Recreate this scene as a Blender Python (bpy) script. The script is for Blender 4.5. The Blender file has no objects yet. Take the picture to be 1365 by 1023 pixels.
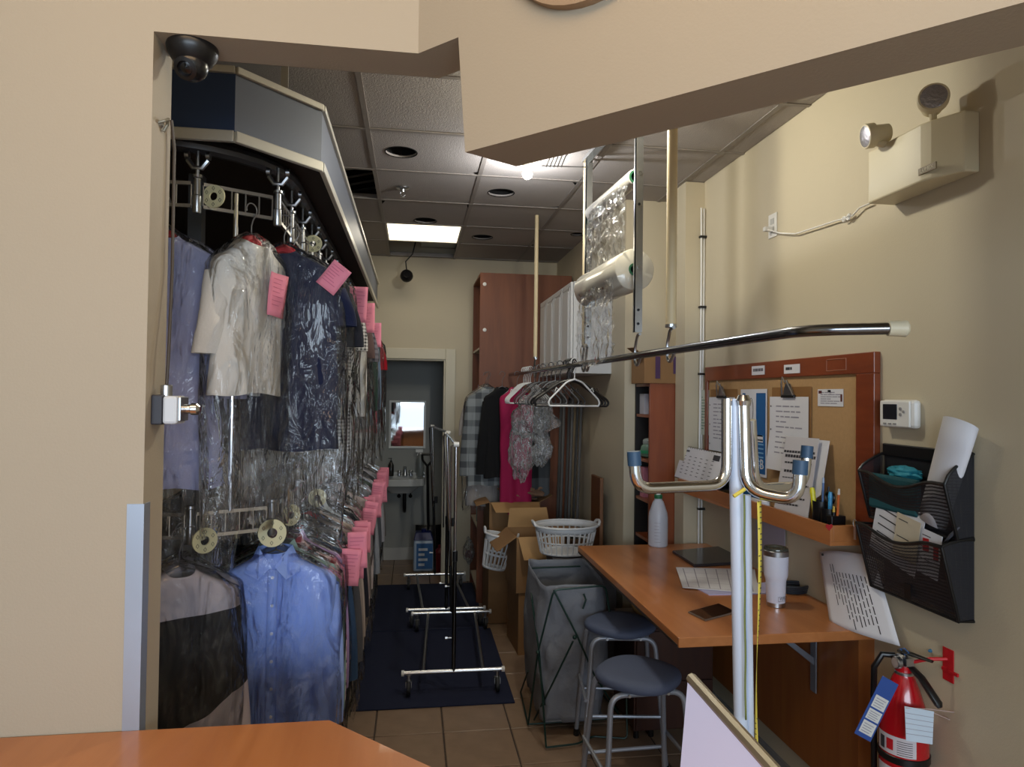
import bpy, bmesh, math, random
from mathutils import Vector, Matrix, noise
random.seed(7)
R = math.radians
# ---------------------------------------------------------------- camera
F, YAW, PITCH, ROLL, EYE = 910.0, R(8.234), R(1.0653), R(0.7115), 1.76
_f = Vector((math.sin(YAW)*math.cos(PITCH), math.cos(YAW)*math.cos(PITCH), math.sin(PITCH)))
_r = Vector((math.cos(YAW), -math.sin(YAW), 0)); _u = _r.cross(_f)
_c, _s = math.cos(ROLL), math.sin(ROLL)
CR = _c*_r + _s*_u
CU = -_s*_r + _c*_u
cam_d = bpy.data.cameras.new('camera'); cam = bpy.data.objects.new('camera', cam_d)
bpy.context.scene.collection.objects.link(cam)
m = Matrix((CR, CU, -_f)).transposed().to_4x4(); m.translation = Vector((0, 0, EYE)); cam.matrix_world = m
cam_d.sensor_width = 36; cam_d.lens = F*36/1365; cam_d.clip_start = .02
sc = bpy.context.scene; sc.camera = cam
sc.view_settings.view_transform = 'Standard'; sc.view_settings.look = 'None'
sc.view_settings.gamma = 1; sc.view_settings.use_curve_mapping = False
sc.view_settings.exposure = 0.0
sc.cycles.transparent_max_bounces = 24; sc.cycles.max_bounces = 6
sc.cycles.sample_clamp_indirect = 4; sc.cycles.use_denoising = True
# ---------------------------------------------------------------- world and lights
w = bpy.data.worlds.new('sky'); sc.world = w; w.use_nodes = True
w.node_tree.nodes['Background'].inputs[0].default_value = (.72, .84, 1, 1)
w.node_tree.nodes['Background'].inputs[1].default_value = 1.6
def area(name, loc, rot, sx, sy, power, col):
    l = bpy.data.lights.new(name, 'AREA'); l.shape = 'RECTANGLE'; l.size = sx; l.size_y = sy
    l.energy = power; l.color = col
    o = bpy.data.objects.new(name, l); sc.collection.objects.link(o); o.location = loc; o.rotation_euler = rot
    return o
area('shopfront_daylight', (-.1, -3.15, 2.0), (R(87), 0, 0), 3.8, 1.0, 122, (.72, .86, 1))
area('shop_ceiling_light', (-.35, .25, 3.2), (R(14), 0, 0), 1.8, .5, 19, (1, .66, .36))
area('fluorescent_light', (.07, 5.535, 3.035), (0, 0, 0), .55, .55, 3.0, (1, .93, .78))
pl = bpy.data.lights.new('bulb_light', 'POINT'); pl.energy = 17; pl.color = (.95, .97, 1); pl.shadow_soft_size = .03
plo = bpy.data.objects.new('bulb_light', pl); sc.collection.objects.link(plo); plo.location = (.60, 3.66, 2.93)

p2 = bpy.data.lights.new('downlight_glow', 'POINT'); p2.energy = 30; p2.color = (1, .95, .78); p2.shadow_soft_size = .045
p2o = bpy.data.objects.new('downlight_glow', p2); sc.collection.objects.link(p2o); p2o.location = (.72, 2.75, 2.97)

# ---------------------------------------------------------------- helpers
def W(px, py, X=None, Y=None, Z=None, P=None):
    """world point seen at photo pixel on the plane X=, Y=, Z= or x+y=P"""
    d = CR*(px-682.5) - CU*(py-511.5) + _f*F
    if X is not None: t = X/d.x
    elif Y is not None: t = Y/d.y
    elif Z is not None: t = (Z-EYE)/d.z
    else: t = P/(d.x+d.y)
    return Vector((d.x*t, d.y*t, EYE+d.z*t))
INV = {}
class MB:
    def __init__(s): s.v = []; s.f = []; s.mi = []; s.cur = 0
    def add(s, vs, fs):
        n = len(s.v); s.v += [Vector(v) for v in vs]
        for f in fs: s.f.append([i+n for i in f]); s.mi.append(s.cur)
        return s
    def box(s, a, b, rot=None, piv=None):
        x0, y0, z0 = a; x1, y1, z1 = b
        vs = [Vector(p) for p in ((x0,y0,z0),(x1,y0,z0),(x1,y1,z0),(x0,y1,z0),(x0,y0,z1),(x1,y0,z1),(x1,y1,z1),(x0,y1,z1))]
        if rot is not None:
            c = Vector(piv) if piv is not None else (Vector(a)+Vector(b))/2
            vs = [c + rot @ (v-c) for v in vs]
        return s.add(vs, [(0,3,2,1),(4,5,6,7),(0,1,5,4),(1,2,6,5),(2,3,7,6),(3,0,4,7)])
    def prism(s, poly, vec):
        n = len(poly); vec = Vector(vec); vs = [Vector(p) for p in poly]; vs += [p+vec for p in vs]
        fs = [tuple(range(n))[::-1], tuple(range(n, 2*n))] + [(i, (i+1) % n, n+(i+1) % n, n+i) for i in range(n)]
        return s.add(vs, fs)
    def tube(s, pts, r, seg=10, cap=True, closed=False, sy=1):
        pts = [Vector(p) for p in pts]; n = len(pts); rs = r if isinstance(r, (list, tuple)) else [r]*n
        t0 = (pts[1]-pts[0]).normalized(); ref = Vector((0,0,1)) if abs(t0.z) < .9 else Vector((1,0,0))
        nrm = t0.cross(ref).normalized(); vs = []
        for i, p in enumerate(pts):
            if closed: t = pts[(i+1) % n]-pts[i-1]
            else: t = pts[min(i+1, n-1)]-pts[max(i-1, 0)]
            t.normalize(); nrm = (nrm - t*nrm.dot(t))
            if nrm.length < 1e-6: nrm = t.orthogonal()
            nrm.normalize(); bn = t.cross(nrm)
            for k in range(seg):
                a = 2*math.pi*k/seg; vs.append(p + (nrm*math.cos(a) + bn*math.sin(a)*sy)*rs[i])
        fs = []
        for i in range(n if closed else n-1):
            j = (i+1) % n
            for k in range(seg):
                l = (k+1) % seg; fs.append((i*seg+k, j*seg+k, j*seg+l, i*seg+l))
        if cap and not closed: fs += [tuple(range(seg)), tuple(range((n-1)*seg, n*seg))[::-1]]
        return s.add(vs, fs)
    def cyl(s, a, b, r, seg=16, r2=None): return s.tube([a, b], [r, r if r2 is None else r2], seg)
    def lathe(s, prof, c=(0,0,0), axis='Z', seg=24, rot=None, cap=True):
        c = Vector(c); vs = []
        for (r, h) in prof:
            for k in range(seg):
                a = 2*math.pi*k/seg; x, y = r*math.cos(a), r*math.sin(a)
                v = Vector((x, y, h)) if axis == 'Z' else Vector((h, x, y)) if axis == 'X' else Vector((y, h, x))
                if rot is not None: v = rot @ v
                vs.append(c+v)
        n = len(prof); fs = [(i*seg+k, i*seg+(k+1) % seg, (i+1)*seg+(k+1) % seg, (i+1)*seg+k) for i in range(n-1) for k in range(seg)]
        if cap: fs += [tuple(range(seg))[::-1], tuple(range((n-1)*seg, n*seg))]
        return s.add(vs, fs)
    def grid(s, fn, nu, nv, closeu=False):
        vs = [fn(i/(nu if closeu else nu-1) if nu > 1 else 0, j/(nv-1)) for j in range(nv) for i in range(nu)]
        fs = []
        for j in range(nv-1):
            for i in range(nu if closeu else nu-1):
                k = (i+1) % nu; fs.append((j*nu+i, j*nu+k, (j+1)*nu+k, (j+1)*nu+i))
        return s.add(vs, fs)
    def sphere(s, c, r, seg=16, rings=8, sc=(1,1,1), rot=None):
        def fn(u, v):
            a, b = 2*math.pi*u, math.pi*(v*.998+.001)
            p = Vector((math.sin(b)*math.cos(a)*sc[0], math.sin(b)*math.sin(a)*sc[1], math.cos(b)*sc[2]))*r
            return Vector(c)+(rot @ p if rot is not None else p)
        return s.grid(fn, seg, rings+1, True)
    def build(s, name, mat, parent=None, label=None, smooth=False, bevel=0, world=True, solid=0, kind=None, ang=35, subsurf=0):
        me = bpy.data.meshes.new(name)
        if parent is not None and world:
            iv = INV[parent.name]; vs = [iv @ v for v in s.v]
        else: vs = s.v
        me.from_pydata([tuple(v) for v in vs], [], s.f)
        mats = mat if isinstance(mat, (list, tuple)) else [mat]
        for mm in mats: me.materials.append(mm)
        if len(mats) > 1: me.polygons.foreach_set('material_index', s.mi)
        bm = bmesh.new(); bm.from_mesh(me); bmesh.ops.recalc_face_normals(bm, faces=bm.faces); bm.to_mesh(me); bm.free()
        if smooth:
            me.polygons.foreach_set('use_smooth', [True]*len(me.polygons)); me.set_sharp_from_angle(angle=R(ang))
        o = bpy.data.objects.new(name, me); sc.collection.objects.link(o)
        if parent is not None:
            o.parent = parent; INV[o.name] = INV[parent.name]
        else: INV[o.name] = Matrix()
        if solid:
            md = o.modifiers.new('solid', 'SOLIDIFY'); md.thickness = solid; md.offset = 0
        if bevel:
            md = o.modifiers.new('bevel', 'BEVEL'); md.width = bevel; md.segments = 2; md.limit_method = 'ANGLE'; md.angle_limit = R(40)
        if subsurf:
            md = o.modifiers.new('sub', 'SUBSURF'); md.levels = md.render_levels = subsurf
        if label: o['label'] = label
        if kind: o['kind'] = kind
        return o
def thing(name, label, cat, loc=(0,0,0), rz=0, group=None):
    o = bpy.data.objects.new(name, None); sc.collection.objects.link(o); o.empty_display_size = .1
    o.location = loc; o.rotation_euler = (0, 0, rz); o['label'] = label; o['category'] = cat
    if group: o['group'] = group
    INV[o.name] = (Matrix.Translation(Vector(loc)) @ Matrix.Rotation(rz, 4, 'Z')).inverted()
    return o
def tag(o, label, cat, group=None):
    o['label'] = label; o['category'] = cat
    if group: o['group'] = group
    return o
def struct(o): o['kind'] = 'structure'; return o
def arc(c, r, a0, a1, n, u=(1,0,0), v=(0,0,1)):
    c, u, v = Vector(c), Vector(u), Vector(v)
    return [c + u*(r*math.cos(R(a0+(a1-a0)*i/n))) + v*(r*math.sin(R(a0+(a1-a0)*i/n))) for i in range(n+1)]
def rounded(pts, rad, n=4):
    """polyline with rounded corners"""
    pts = [Vector(p) for p in pts]; out = [pts[0]]
    for i in range(1, len(pts)-1):
        a, b, c = pts[i-1], pts[i], pts[i+1]
        d1, d2 = (a-b), (c-b); r = min(rad, d1.length*.49, d2.length*.49)
        p, q = b+d1.normalized()*r, b+d2.normalized()*r
        for k in range(n+1):
            t = k/n; out.append(p*(1-t)**2 + b*2*t*(1-t) + q*t*t)
    return out+[pts[-1]]
def text_mesh(name, body, size, M4, mat, parent, depth=.0003, align='CENTER'):
    cu = bpy.data.curves.new(name, 'FONT'); cu.body = body; cu.size = size; cu.extrude = depth
    cu.align_x = align; cu.align_y = 'CENTER'; cu.resolution_u = 2
    to = bpy.data.objects.new(name, cu); me = bpy.data.meshes.new_from_object(to)
    bpy.data.objects.remove(to); bpy.data.curves.remove(cu)
    me.transform((INV[parent.name] if parent else Matrix()) @ M4); me.materials.clear(); me.materials.append(mat)
    o = bpy.data.objects.new(name, me); sc.collection.objects.link(o)
    if parent: o.parent = parent
    return o
def frame(o, x, y):
    """matrix with origin o, local X axis x, local Y axis y"""
    x = Vector(x).normalized(); y = Vector(y); y = (y-x*y.dot(x)).normalized(); z = x.cross(y)
    m = Matrix((x, y, z)).transposed().to_4x4(); m.translation = Vector(o); return m

# ---------------------------------------------------------------- materials
def srgb(c):
    if isinstance(c, str): c = [int(c[i:i+2], 16)/255 for i in (0, 2, 4)]
    return tuple(x/12.92 if x <= .04045 else ((x+.055)/1.055)**2.4 for x in c)
MC = {}
def mat(name, col, rough=.5, metal=0, var=.0, vscale=8, bump=0, bscale=60, stretch=(1,1,1), spec=.5, emit=0, alpha=1, trans=0, coat=0):
    if name in MC: return MC[name]
    m = bpy.data.materials.new(name); m.use_nodes = True; nt = m.node_tree; N = nt.nodes; L = nt.links
    b = N['Principled BSDF']; c = srgb(col)
    b.inputs['Base Color'].default_value = (*c, 1); b.inputs['Roughness'].default_value = rough
    b.inputs['Metallic'].default_value = metal; b.inputs['Specular IOR Level'].default_value = spec
    b.inputs['Alpha'].default_value = alpha; b.inputs['Transmission Weight'].default_value = trans
    b.inputs['Coat Weight'].default_value = coat
    if emit:
        b.inputs['Emission Color'].default_value = (*c, 1); b.inputs['Emission Strength'].default_value = emit
    if var or bump:
        tc = N.new('ShaderNodeTexCoord'); mp = N.new('ShaderNodeMapping'); mp.inputs['Scale'].default_value = stretch
        L.new(tc.outputs['Object'], mp.inputs[0])
    if var:
        nz = N.new('ShaderNodeTexNoise'); nz.inputs['Scale'].default_value = vscale; nz.inputs['Detail'].default_value = 5
        L.new(mp.outputs[0], nz.inputs['Vector'])
        mx = N.new('ShaderNodeMixRGB'); L.new(nz.outputs['Fac'], mx.inputs[0])
        mx.inputs[1].default_value = (*[x*(1-var) for x in c], 1); mx.inputs[2].default_value = (*[min(1, x*(1+var)) for x in c], 1)
        L.new(mx.outputs[0], b.inputs['Base Color'])
    if bump:
        nb = N.new('ShaderNodeTexNoise'); nb.inputs['Scale'].default_value = bscale; nb.inputs['Detail'].default_value = 3
        L.new(mp.outputs[0], nb.inputs['Vector'])
        bp = N.new('ShaderNodeBump'); bp.inputs['Strength'].default_value = bump; bp.inputs['Distance'].default_value = .01
        L.new(nb.outputs['Fac'], bp.inputs['Height']); L.new(bp.outputs[0], b.inputs['Normal'])
    MC[name] = m; return m
def wood(name, c1, c2, rough=.3, scale=3, axis='Y', coat=.2):
    if name in MC: return MC[name]
    m = mat(name, c1, rough, coat=coat); nt = m.node_tree; N = nt.nodes; L = nt.links; b = N['Principled BSDF']
    tc = N.new('ShaderNodeTexCoord'); mp = N.new('ShaderNodeMapping')
    s = {'X': (.12, 1, 1), 'Y': (1, .12, 1), 'Z': (1, 1, .12)}[axis]
    mp.inputs['Scale'].default_value = [k*scale*6 for k in s]; L.new(tc.outputs['Object'], mp.inputs[0])
    nz = N.new('ShaderNodeTexNoise'); nz.inputs['Scale'].default_value = 1; nz.inputs['Detail'].default_value = 6; nz.inputs['Distortion'].default_value = .6
    L.new(mp.outputs[0], nz.inputs['Vector'])
    cr = N.new('ShaderNodeValToRGB'); cr.color_ramp.elements[0].position = .35; cr.color_ramp.elements[1].position = .7
    cr.color_ramp.elements[0].color = (*srgb(c1), 1); cr.color_ramp.elements[1].color = (*srgb(c2), 1)
    L.new(nz.outputs['Fac'], cr.inputs[0]); L.new(cr.outputs[0], b.inputs['Base Color'])
    return m
def plastic_film(name, tint='f4f6f8', base=.018, streak_glint=.06, scale=9.5, rough=.12):
    if name in MC: return MC[name]
    m = bpy.data.materials.new(name); m.use_nodes = True; nt = m.node_tree; N = nt.nodes; L = nt.links
    b = N['Principled BSDF']; b.inputs['Base Color'].default_value = (*srgb(tint), 1); b.inputs['Roughness'].default_value = rough
    b.inputs['Specular IOR Level'].default_value = .9
    tc = N.new('ShaderNodeTexCoord'); mp = N.new('ShaderNodeMapping'); mp.inputs['Scale'].default_value = (1, 1, .35)
    L.new(tc.outputs['Object'], mp.inputs[0])
    nz = N.new('ShaderNodeTexNoise'); nz.inputs['Scale'].default_value = scale; nz.inputs['Detail'].default_value = 4; nz.inputs['Distortion'].default_value = 1.5
    L.new(mp.outputs[0], nz.inputs['Vector'])
    cr = N.new('ShaderNodeValToRGB'); e = cr.color_ramp.elements
    e[0].position = .465; e[0].color = (0, 0, 0, 1); e[1].position = .535; e[1].color = (0, 0, 0, 1)
    for p_, v_ in ((.492, .25), (.5, 1), (.508, .25)):  # crease highlights painted in as thin white streaks
        q_ = e.new(p_); q_.color = (v_, v_, v_, 1)
    L.new(nz.outputs['Fac'], cr.inputs[0])
    mm = N.new('ShaderNodeMath'); mm.operation = 'MULTIPLY_ADD'; L.new(cr.outputs[0], mm.inputs[0]); mm.inputs[1].default_value = streak_glint; mm.inputs[2].default_value = base
    bp = N.new('ShaderNodeBump'); bp.inputs['Strength'].default_value = 1.0; bp.inputs['Distance'].default_value = .05
    L.new(nz.outputs['Fac'], bp.inputs['Height']); L.new(bp.outputs[0], b.inputs['Normal'])
    gl = N.new('ShaderNodeBsdfGlossy'); gl.inputs['Roughness'].default_value = .045; L.new(bp.outputs[0], gl.inputs['Normal'])
    fr = N.new('ShaderNodeFresnel'); fr.inputs['IOR'].default_value = 1.4; L.new(bp.outputs[0], fr.inputs['Normal'])
    tr = N.new('ShaderNodeBsdfTransparent'); m1 = N.new('ShaderNodeMixShader'); m2 = N.new('ShaderNodeMixShader')
    L.new(mm.outputs[0], m1.inputs[0]); L.new(tr.outputs[0], m1.inputs[1]); L.new(b.outputs[0], m1.inputs[2])
    L.new(fr.outputs[0], m2.inputs[0]); L.new(m1.outputs[0], m2.inputs[1]); L.new(gl.outputs[0], m2.inputs[2])
    L.new(m2.outputs[0], N['Material Output'].inputs[0])
    MC[name] = m; return m
def mesh_cloth(name, col, frac=.55, scale=350):
    """perforated sheet: a fine grid of holes"""
    if name in MC: return MC[name]
    m = mat(name, col, .5, .2); nt = m.node_tree; N = nt.nodes; L = nt.links; b = N['Principled BSDF']
    tc = N.new('ShaderNodeTexCoord'); vo = N.new('ShaderNodeTexVoronoi'); vo.inputs['Scale'].default_value = scale; vo.inputs['Randomness'].default_value = 0
    L.new(tc.outputs['Object'], vo.inputs['Vector'])
    mt = N.new('ShaderNodeMath'); mt.operation = 'GREATER_THAN'; mt.inputs[1].default_value = frac
    L.new(vo.outputs['Distance'], mt.inputs[0]); L.new(mt.outputs[0], b.inputs['Alpha'])
    return m
def checks(name, c1, c2, c3=None, scale=40, kind='plaid', rough=.85):
    """woven patterns in object space (real print on the cloth)"""
    if name in MC: return MC[name]
    m = mat(name, c1, rough); nt = m.node_tree; N = nt.nodes; L = nt.links; b = N['Principled BSDF']
    tc = N.new('ShaderNodeTexCoord'); sep = N.new('ShaderNodeSeparateXYZ'); L.new(tc.outputs['Object'], sep.inputs[0])
    def band(out, th, k=1.0):
        a = N.new('ShaderNodeMath'); a.operation = 'MULTIPLY'; a.inputs[1].default_value = scale*k; L.new(out, a.inputs[0])
        f = N.new('ShaderNodeMath'); f.operation = 'FRACT'; L.new(a.outputs[0], f.inputs[0])
        g = N.new('ShaderNodeMath'); g.operation = 'LESS_THAN'; g.inputs[1].default_value = th; L.new(f.outputs[0], g.inputs[0]); return g.outputs[0]
    if kind == 'stripe': fac = band(sep.outputs['X'], .45); fac2 = None
    else:
        bx, bz = band(sep.outputs['X'], .45), band(sep.outputs['Z'], .45)
        ad = N.new('ShaderNodeMath'); ad.operation = 'ADD'; L.new(bx, ad.inputs[0]); L.new(bz, ad.inputs[1])
        dv = N.new('ShaderNodeMath'); dv.operation = 'MULTIPLY'; dv.inputs[1].default_value = .5; L.new(ad.outputs[0], dv.inputs[0]); fac = dv.outputs[0]
        fac2 = band(sep.outputs['Z'], .12, .5) if c3 else None
    mx = N.new('ShaderNodeMixRGB'); L.new(fac, mx.inputs[0]); mx.inputs[1].default_value = (*srgb(c1), 1); mx.inputs[2].default_value = (*srgb(c2), 1)
    out = mx.outputs[0]
    if fac2:
        m3 = N.new('ShaderNodeMixRGB'); L.new(fac2, m3.inputs[0]); L.new(out, m3.inputs[1]); m3.inputs[2].default_value = (*srgb(c3), 1); out = m3.outputs[0]
    L.new(out, b.inputs['Base Color']); return m
def cloth(col, name=None): return mat(name or 'cloth_'+col, col, .85, var=.08, vscale=5, bump=.15, bscale=120, spec=.2)

PAINT = mat('cream_wall_paint', 'aca08c', .6, var=.03, vscale=2, bump=.06, bscale=180)
PAINT_IN = mat('beige_wall_paint', 'c6baa0', .6, var=.03, vscale=2, bump=.06, bscale=180)
WASH = mat('grey_washroom_paint', '9a9a94', .6, var=.03, vscale=2)
TRIM = mat('cream_trim_paint', 'cfc6ae', .45)
TILE = mat('brown_floor_tile', '8c7560', .35, var=.32, vscale=9, bump=.08, bscale=20)
GROUT = mat('dark_grout', '4b4038', .9)
CTILE = mat('grey_ceiling_tile', 'a8a19c', .9, var=.05, vscale=4, bump=.3, bscale=160)
TBAR = mat('ceiling_grid_metal', '8d8680', .5)
BLACK = mat('black_void', '060606', .9)
CHROME = mat('chrome', 'd8dadd', .14, 1); STEEL = mat('brushed_steel', 'b9bcc0', .3, 1); DSTEEL = mat('dull_grey_steel', '77787a', .42, .9)
DARKMETAL = mat('dark_metal', '2e2e30', .4, .8)
WHITEP = mat('white_plastic', 'e6e4df', .4); CREAMP = mat('cream_plastic', 'd8cdb0', .45)
BLKP = mat('black_plastic', '101012', .35); GREYP = mat('grey_painted_steel', '80858f', .4, .3)
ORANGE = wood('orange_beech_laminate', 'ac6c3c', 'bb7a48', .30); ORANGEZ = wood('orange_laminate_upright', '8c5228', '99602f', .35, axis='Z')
CHERRY = wood('cherry_laminate', '6e3c22', '7e4829', .55, axis='Z', coat=0); FRAME = wood('cherry_board_frame', '74331a', '86401f', .35)
CORK = mat('cork', 'b48f62', .9, var=.12, vscale=60, bump=.2, bscale=300)
PAPER = mat('white_paper', 'dedde2', .8); INK = mat('dark_ink', '38363c', .8); LINK = mat('pale_ink', '9a97a4', .8); BLUEINK = mat('blue_print', '1c5f9c', .6)
PINK = mat('pink_paper', 'ee8fa2', .8, var=.05, vscale=30); PINKINK = mat('pink_ink', 'd0708a', .8)
REDP = mat('red_plastic', 'c01c24', .4); REDPAINT = mat('red_enamel', 'b5121c', .22, coat=.5)
CARD = mat('brown_cardboard', '8f6b45', .85, var=.06, vscale=20); NAVYMAT = mat('navy_floor_mat', '121a36', .95, var=.15, vscale=60, bump=.3, bscale=300)
FILM = plastic_film('clear_garment_film'); FILMD = plastic_film('crumpled_clear_film', base=.10, streak_glint=.45, scale=16)
CABW = mat('white_cabinet_paint', 'c9c9c8', .4)

# ================================================================ THE SETTING
CEIL, YB = 3.06, 6.50
XL, XR, XRR = -1.62, 1.72, 1.37
# floor
fl = struct(MB().box((-3.2, -3.2, -.12), (2.6, 9.0, -.008)).build('floor', GROUT))
tile_me = None
P = .355
for i in range(-4, 5):
    for j in range(1, 20):
        x0, y0 = .183+i*P, 3.61-7*P+j*P
        if x0 > XR or y0+P > 7.7: continue
        if tile_me is None:
            g = .004; b = .003
            o = MB().prism([(g,g,0),(P-g,g,0),(P-g,P-g,0),(g,P-g,0)], (0,0,.006)).build('floor_tile', TILE, bevel=0)
            me = o.data; bm = bmesh.new(); bm.from_mesh(me)
            bmesh.ops.bevel(bm, geom=[e for e in bm.edges if all(v.co.z > .005 for v in e.verts)], offset=.003, segments=1, affect='EDGES'); bm.to_mesh(me); bm.free()
            tile_me = me
        else:
            o = bpy.data.objects.new('floor_tile', tile_me); sc.collection.objects.link(o)
        o.parent = fl; o.location = (x0, y0, -.008)
struct(MB().box((-3.2, -3.2, -.008), (2.6, 1.45, -.002)).build('floor_front', TILE))
# side and back walls
struct(MB().box((XL-.1, 1.61, 0), (XL, YB, CEIL+.4)).build('wall_left', PAINT_IN))
struct(MB().box((XR, -3.2, 0), (XR+.12, 4.32, CEIL+.4)).build('wall_right', PAINT_IN))
struct(MB().box((XRR, 4.32, 0), (XR+.12, YB, CEIL+.4)).build('wall_right_rear', PAINT_IN))
struct(MB().box((1.60, 3.88, 0), (XR, 4.02, CEIL)).build('wall_right_column', PAINT_IN))
dx0, dx1, dz = -.45, .30, 2.10
struct(MB().box((XL, YB, 0), (dx0, YB+.12, CEIL+.4)).box((dx1, YB, 0), (XRR, YB+.12, CEIL+.4)).box((dx0, YB, dz), (dx1, YB+.12, CEIL+.4)).build('wall_back', PAINT_IN))
for n, a, b in (('trim_1', (dx1, YB-.02, 0), (dx1+.095, YB, dz+.10)), ('trim_2', (dx0-.095, YB-.02, 0), (dx0, YB, dz+.10)), ('trim_3', (dx0, YB-.02, dz), (dx1, YB, dz+.10)),
                ('trim_4', (dx1-.015, YB, 0), (dx1, YB+.12, dz)), ('trim_5', (dx0, YB, dz-.015), (dx1-.015, YB+.12, dz))):
    struct(MB().box(a, b).build(n, TRIM, bevel=.004))
struct(MB().box((dx1+.095, YB-.014, 0), (.52, YB, .10)).build('baseboard_back', mat('white_trim', 'b9b8b4', .5), bevel=.003))
struct(MB().box((XR-.014, 2.0, 0), (XR, 3.88, .095)).build('baseboard_right', mat('grey_baseboard', '8d8d8d', .6), bevel=.003))
# washroom beyond the door
struct(MB().box((-1.3, 7.42, 0), (1.0, 7.52, 2.9)).build('wall_washroom_back', WASH))
struct(MB().box((-1.4, YB+.12, 0), (-1.3, 7.52, 2.9)).build('wall_washroom_left', WASH))
struct(MB().box((.62, YB+.12, 0), (.72, 7.42, 2.9)).build('wall_washroom_right', WASH))
struct(MB().box((-1.4, YB+.12, 2.6), (1.0, 7.52, 2.7)).build('ceiling_washroom', WASH))
struct(MB().box((-1.3, 7.405, 0), (.62, 7.42, .13)).build('baseboard_washroom', mat('white_trim', 'b9b8b4', .5)))
# front wall with the opening, 45 degree return and lower diagonal bulkhead
yf, yt = 1.50, 1.61; xo = -.545; hz = 2.51
struct(MB().box((-3.2, yf, 0), (xo, yt, CEIL+.4)).box((xo, yf, hz), (.0, yt, CEIL+.4)).build('wall_front', PAINT))
struct(MB().prism([(.0, 1.50, hz), (.11, 1.39, hz), (.19, 1.47, hz), (.05, yt, hz), (0, yt, hz)], (0, 0, CEIL+.4-hz)).build('wall_front_return', PAINT))
A = W(620, 203, P=1.499); A1 = W(608, 0, P=1.499); zb = A.z
B = W(688, 222, Z=zb)
d45 = Vector((1, -1, 0))/math.sqrt(2)
top = CEIL+.4; k = (top-zb)/(A1.z-zb); At = A+(A1-A)*k; Bt = B+(At-A); L_ = 2.2
vs = [A, A+d45*L_, B+d45*L_, B, At, A+d45*L_+Vector((0,0,top-zb)), B+d45*L_+Vector((0,0,top-zb)), Bt]
struct(MB().add(vs, [(0,3,2,1),(4,5,6,7),(0,1,5,4),(1,2,6,5),(2,3,7,6),(3,0,4,7)]).build('wall_bulkhead', PAINT))
# front shop shell (behind and beside the camera), with an open shopfront
struct(MB().box((-3.3, -3.2, 0), (-3.2, yt, CEIL+.4)).build('wall_shop_left', PAINT))
struct(MB().box((-3.3, -3.3, 0), (-2.2, -3.2, CEIL+.4)).box((2.0, -3.3, 0), (2.6, -3.2, CEIL+.4)).box((-2.2, -3.3, 0), (2.0, -3.2, .25)).box((-2.2, -3.3, 2.5), (2.0, -3.2, CEIL+.4)).build('wall_shopfront', PAINT))
struct(MB().box((-3.3, -3.3, 3.40), (2.6, yt, 3.5)).build('ceiling_shop', mat('white_ceiling', 'cfc9bf', .9)))
# metal corner guard on the jamb
zg = W(185, 672, Y=1.5).z
tag(MB().box((xo-.030, yf-.003, .0), (xo+.003, yf, zg)).box((xo, yf, 0), (xo+.003, yf+.03, zg)).build('corner_guard', mat('brushed_blue_grey_metal', 'aab4c2', .35, .6)),
    'pale metal corner guard strip on the front edge of the left doorway jamb', 'corner guard')
# ceiling grid
ce = struct(MB().box((XL, yt, 3.40), (XR, YB, 3.5)).build('ceiling', BLACK))
T = .61; gx0, gy0 = -.24, 2.78
def tile_hole(hx, hy, r=.083):
    mb = MB(); n = 32; g = .006; z0, z1 = CEIL+.004, CEIL+.016; lo, hi = g, T-g
    ring = []; sq = []
    for k in range(n):
        a = 2*math.pi*(k+.5)/n; c, s_ = math.cos(a), math.sin(a); ring.append((hx+r*c, hy+r*s_))
        t = min((hi-hx)/c if c > 1e-9 else 9, (lo-hx)/c if c < -1e-9 else 9, (hi-hy)/s_ if s_ > 1e-9 else 9, (lo-hy)/s_ if s_ < -1e-9 else 9)
        sq.append((hx+t*c, hy+t*s_))
    vs = [(x, y, z0) for x, y in ring]+[(x, y, z0) for x, y in sq]+[(x, y, z1) for x, y in ring]
    fs = []
    for k in range(n):
        l = (k+1) % n; fs += [(k, l, n+l, n+k), (k, l, 2*n+l, 2*n+k)]
    mb.add(vs, fs); return mb
holes = {(0,1): W(535,204,Z=CEIL), (1,2): W(668,258,Z=CEIL), (0,3): W(567,296,Z=CEIL), (1,4): W(643,317,Z=CEIL), (2,4): W(783,300,Z=CEIL)}
plain = None
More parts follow.
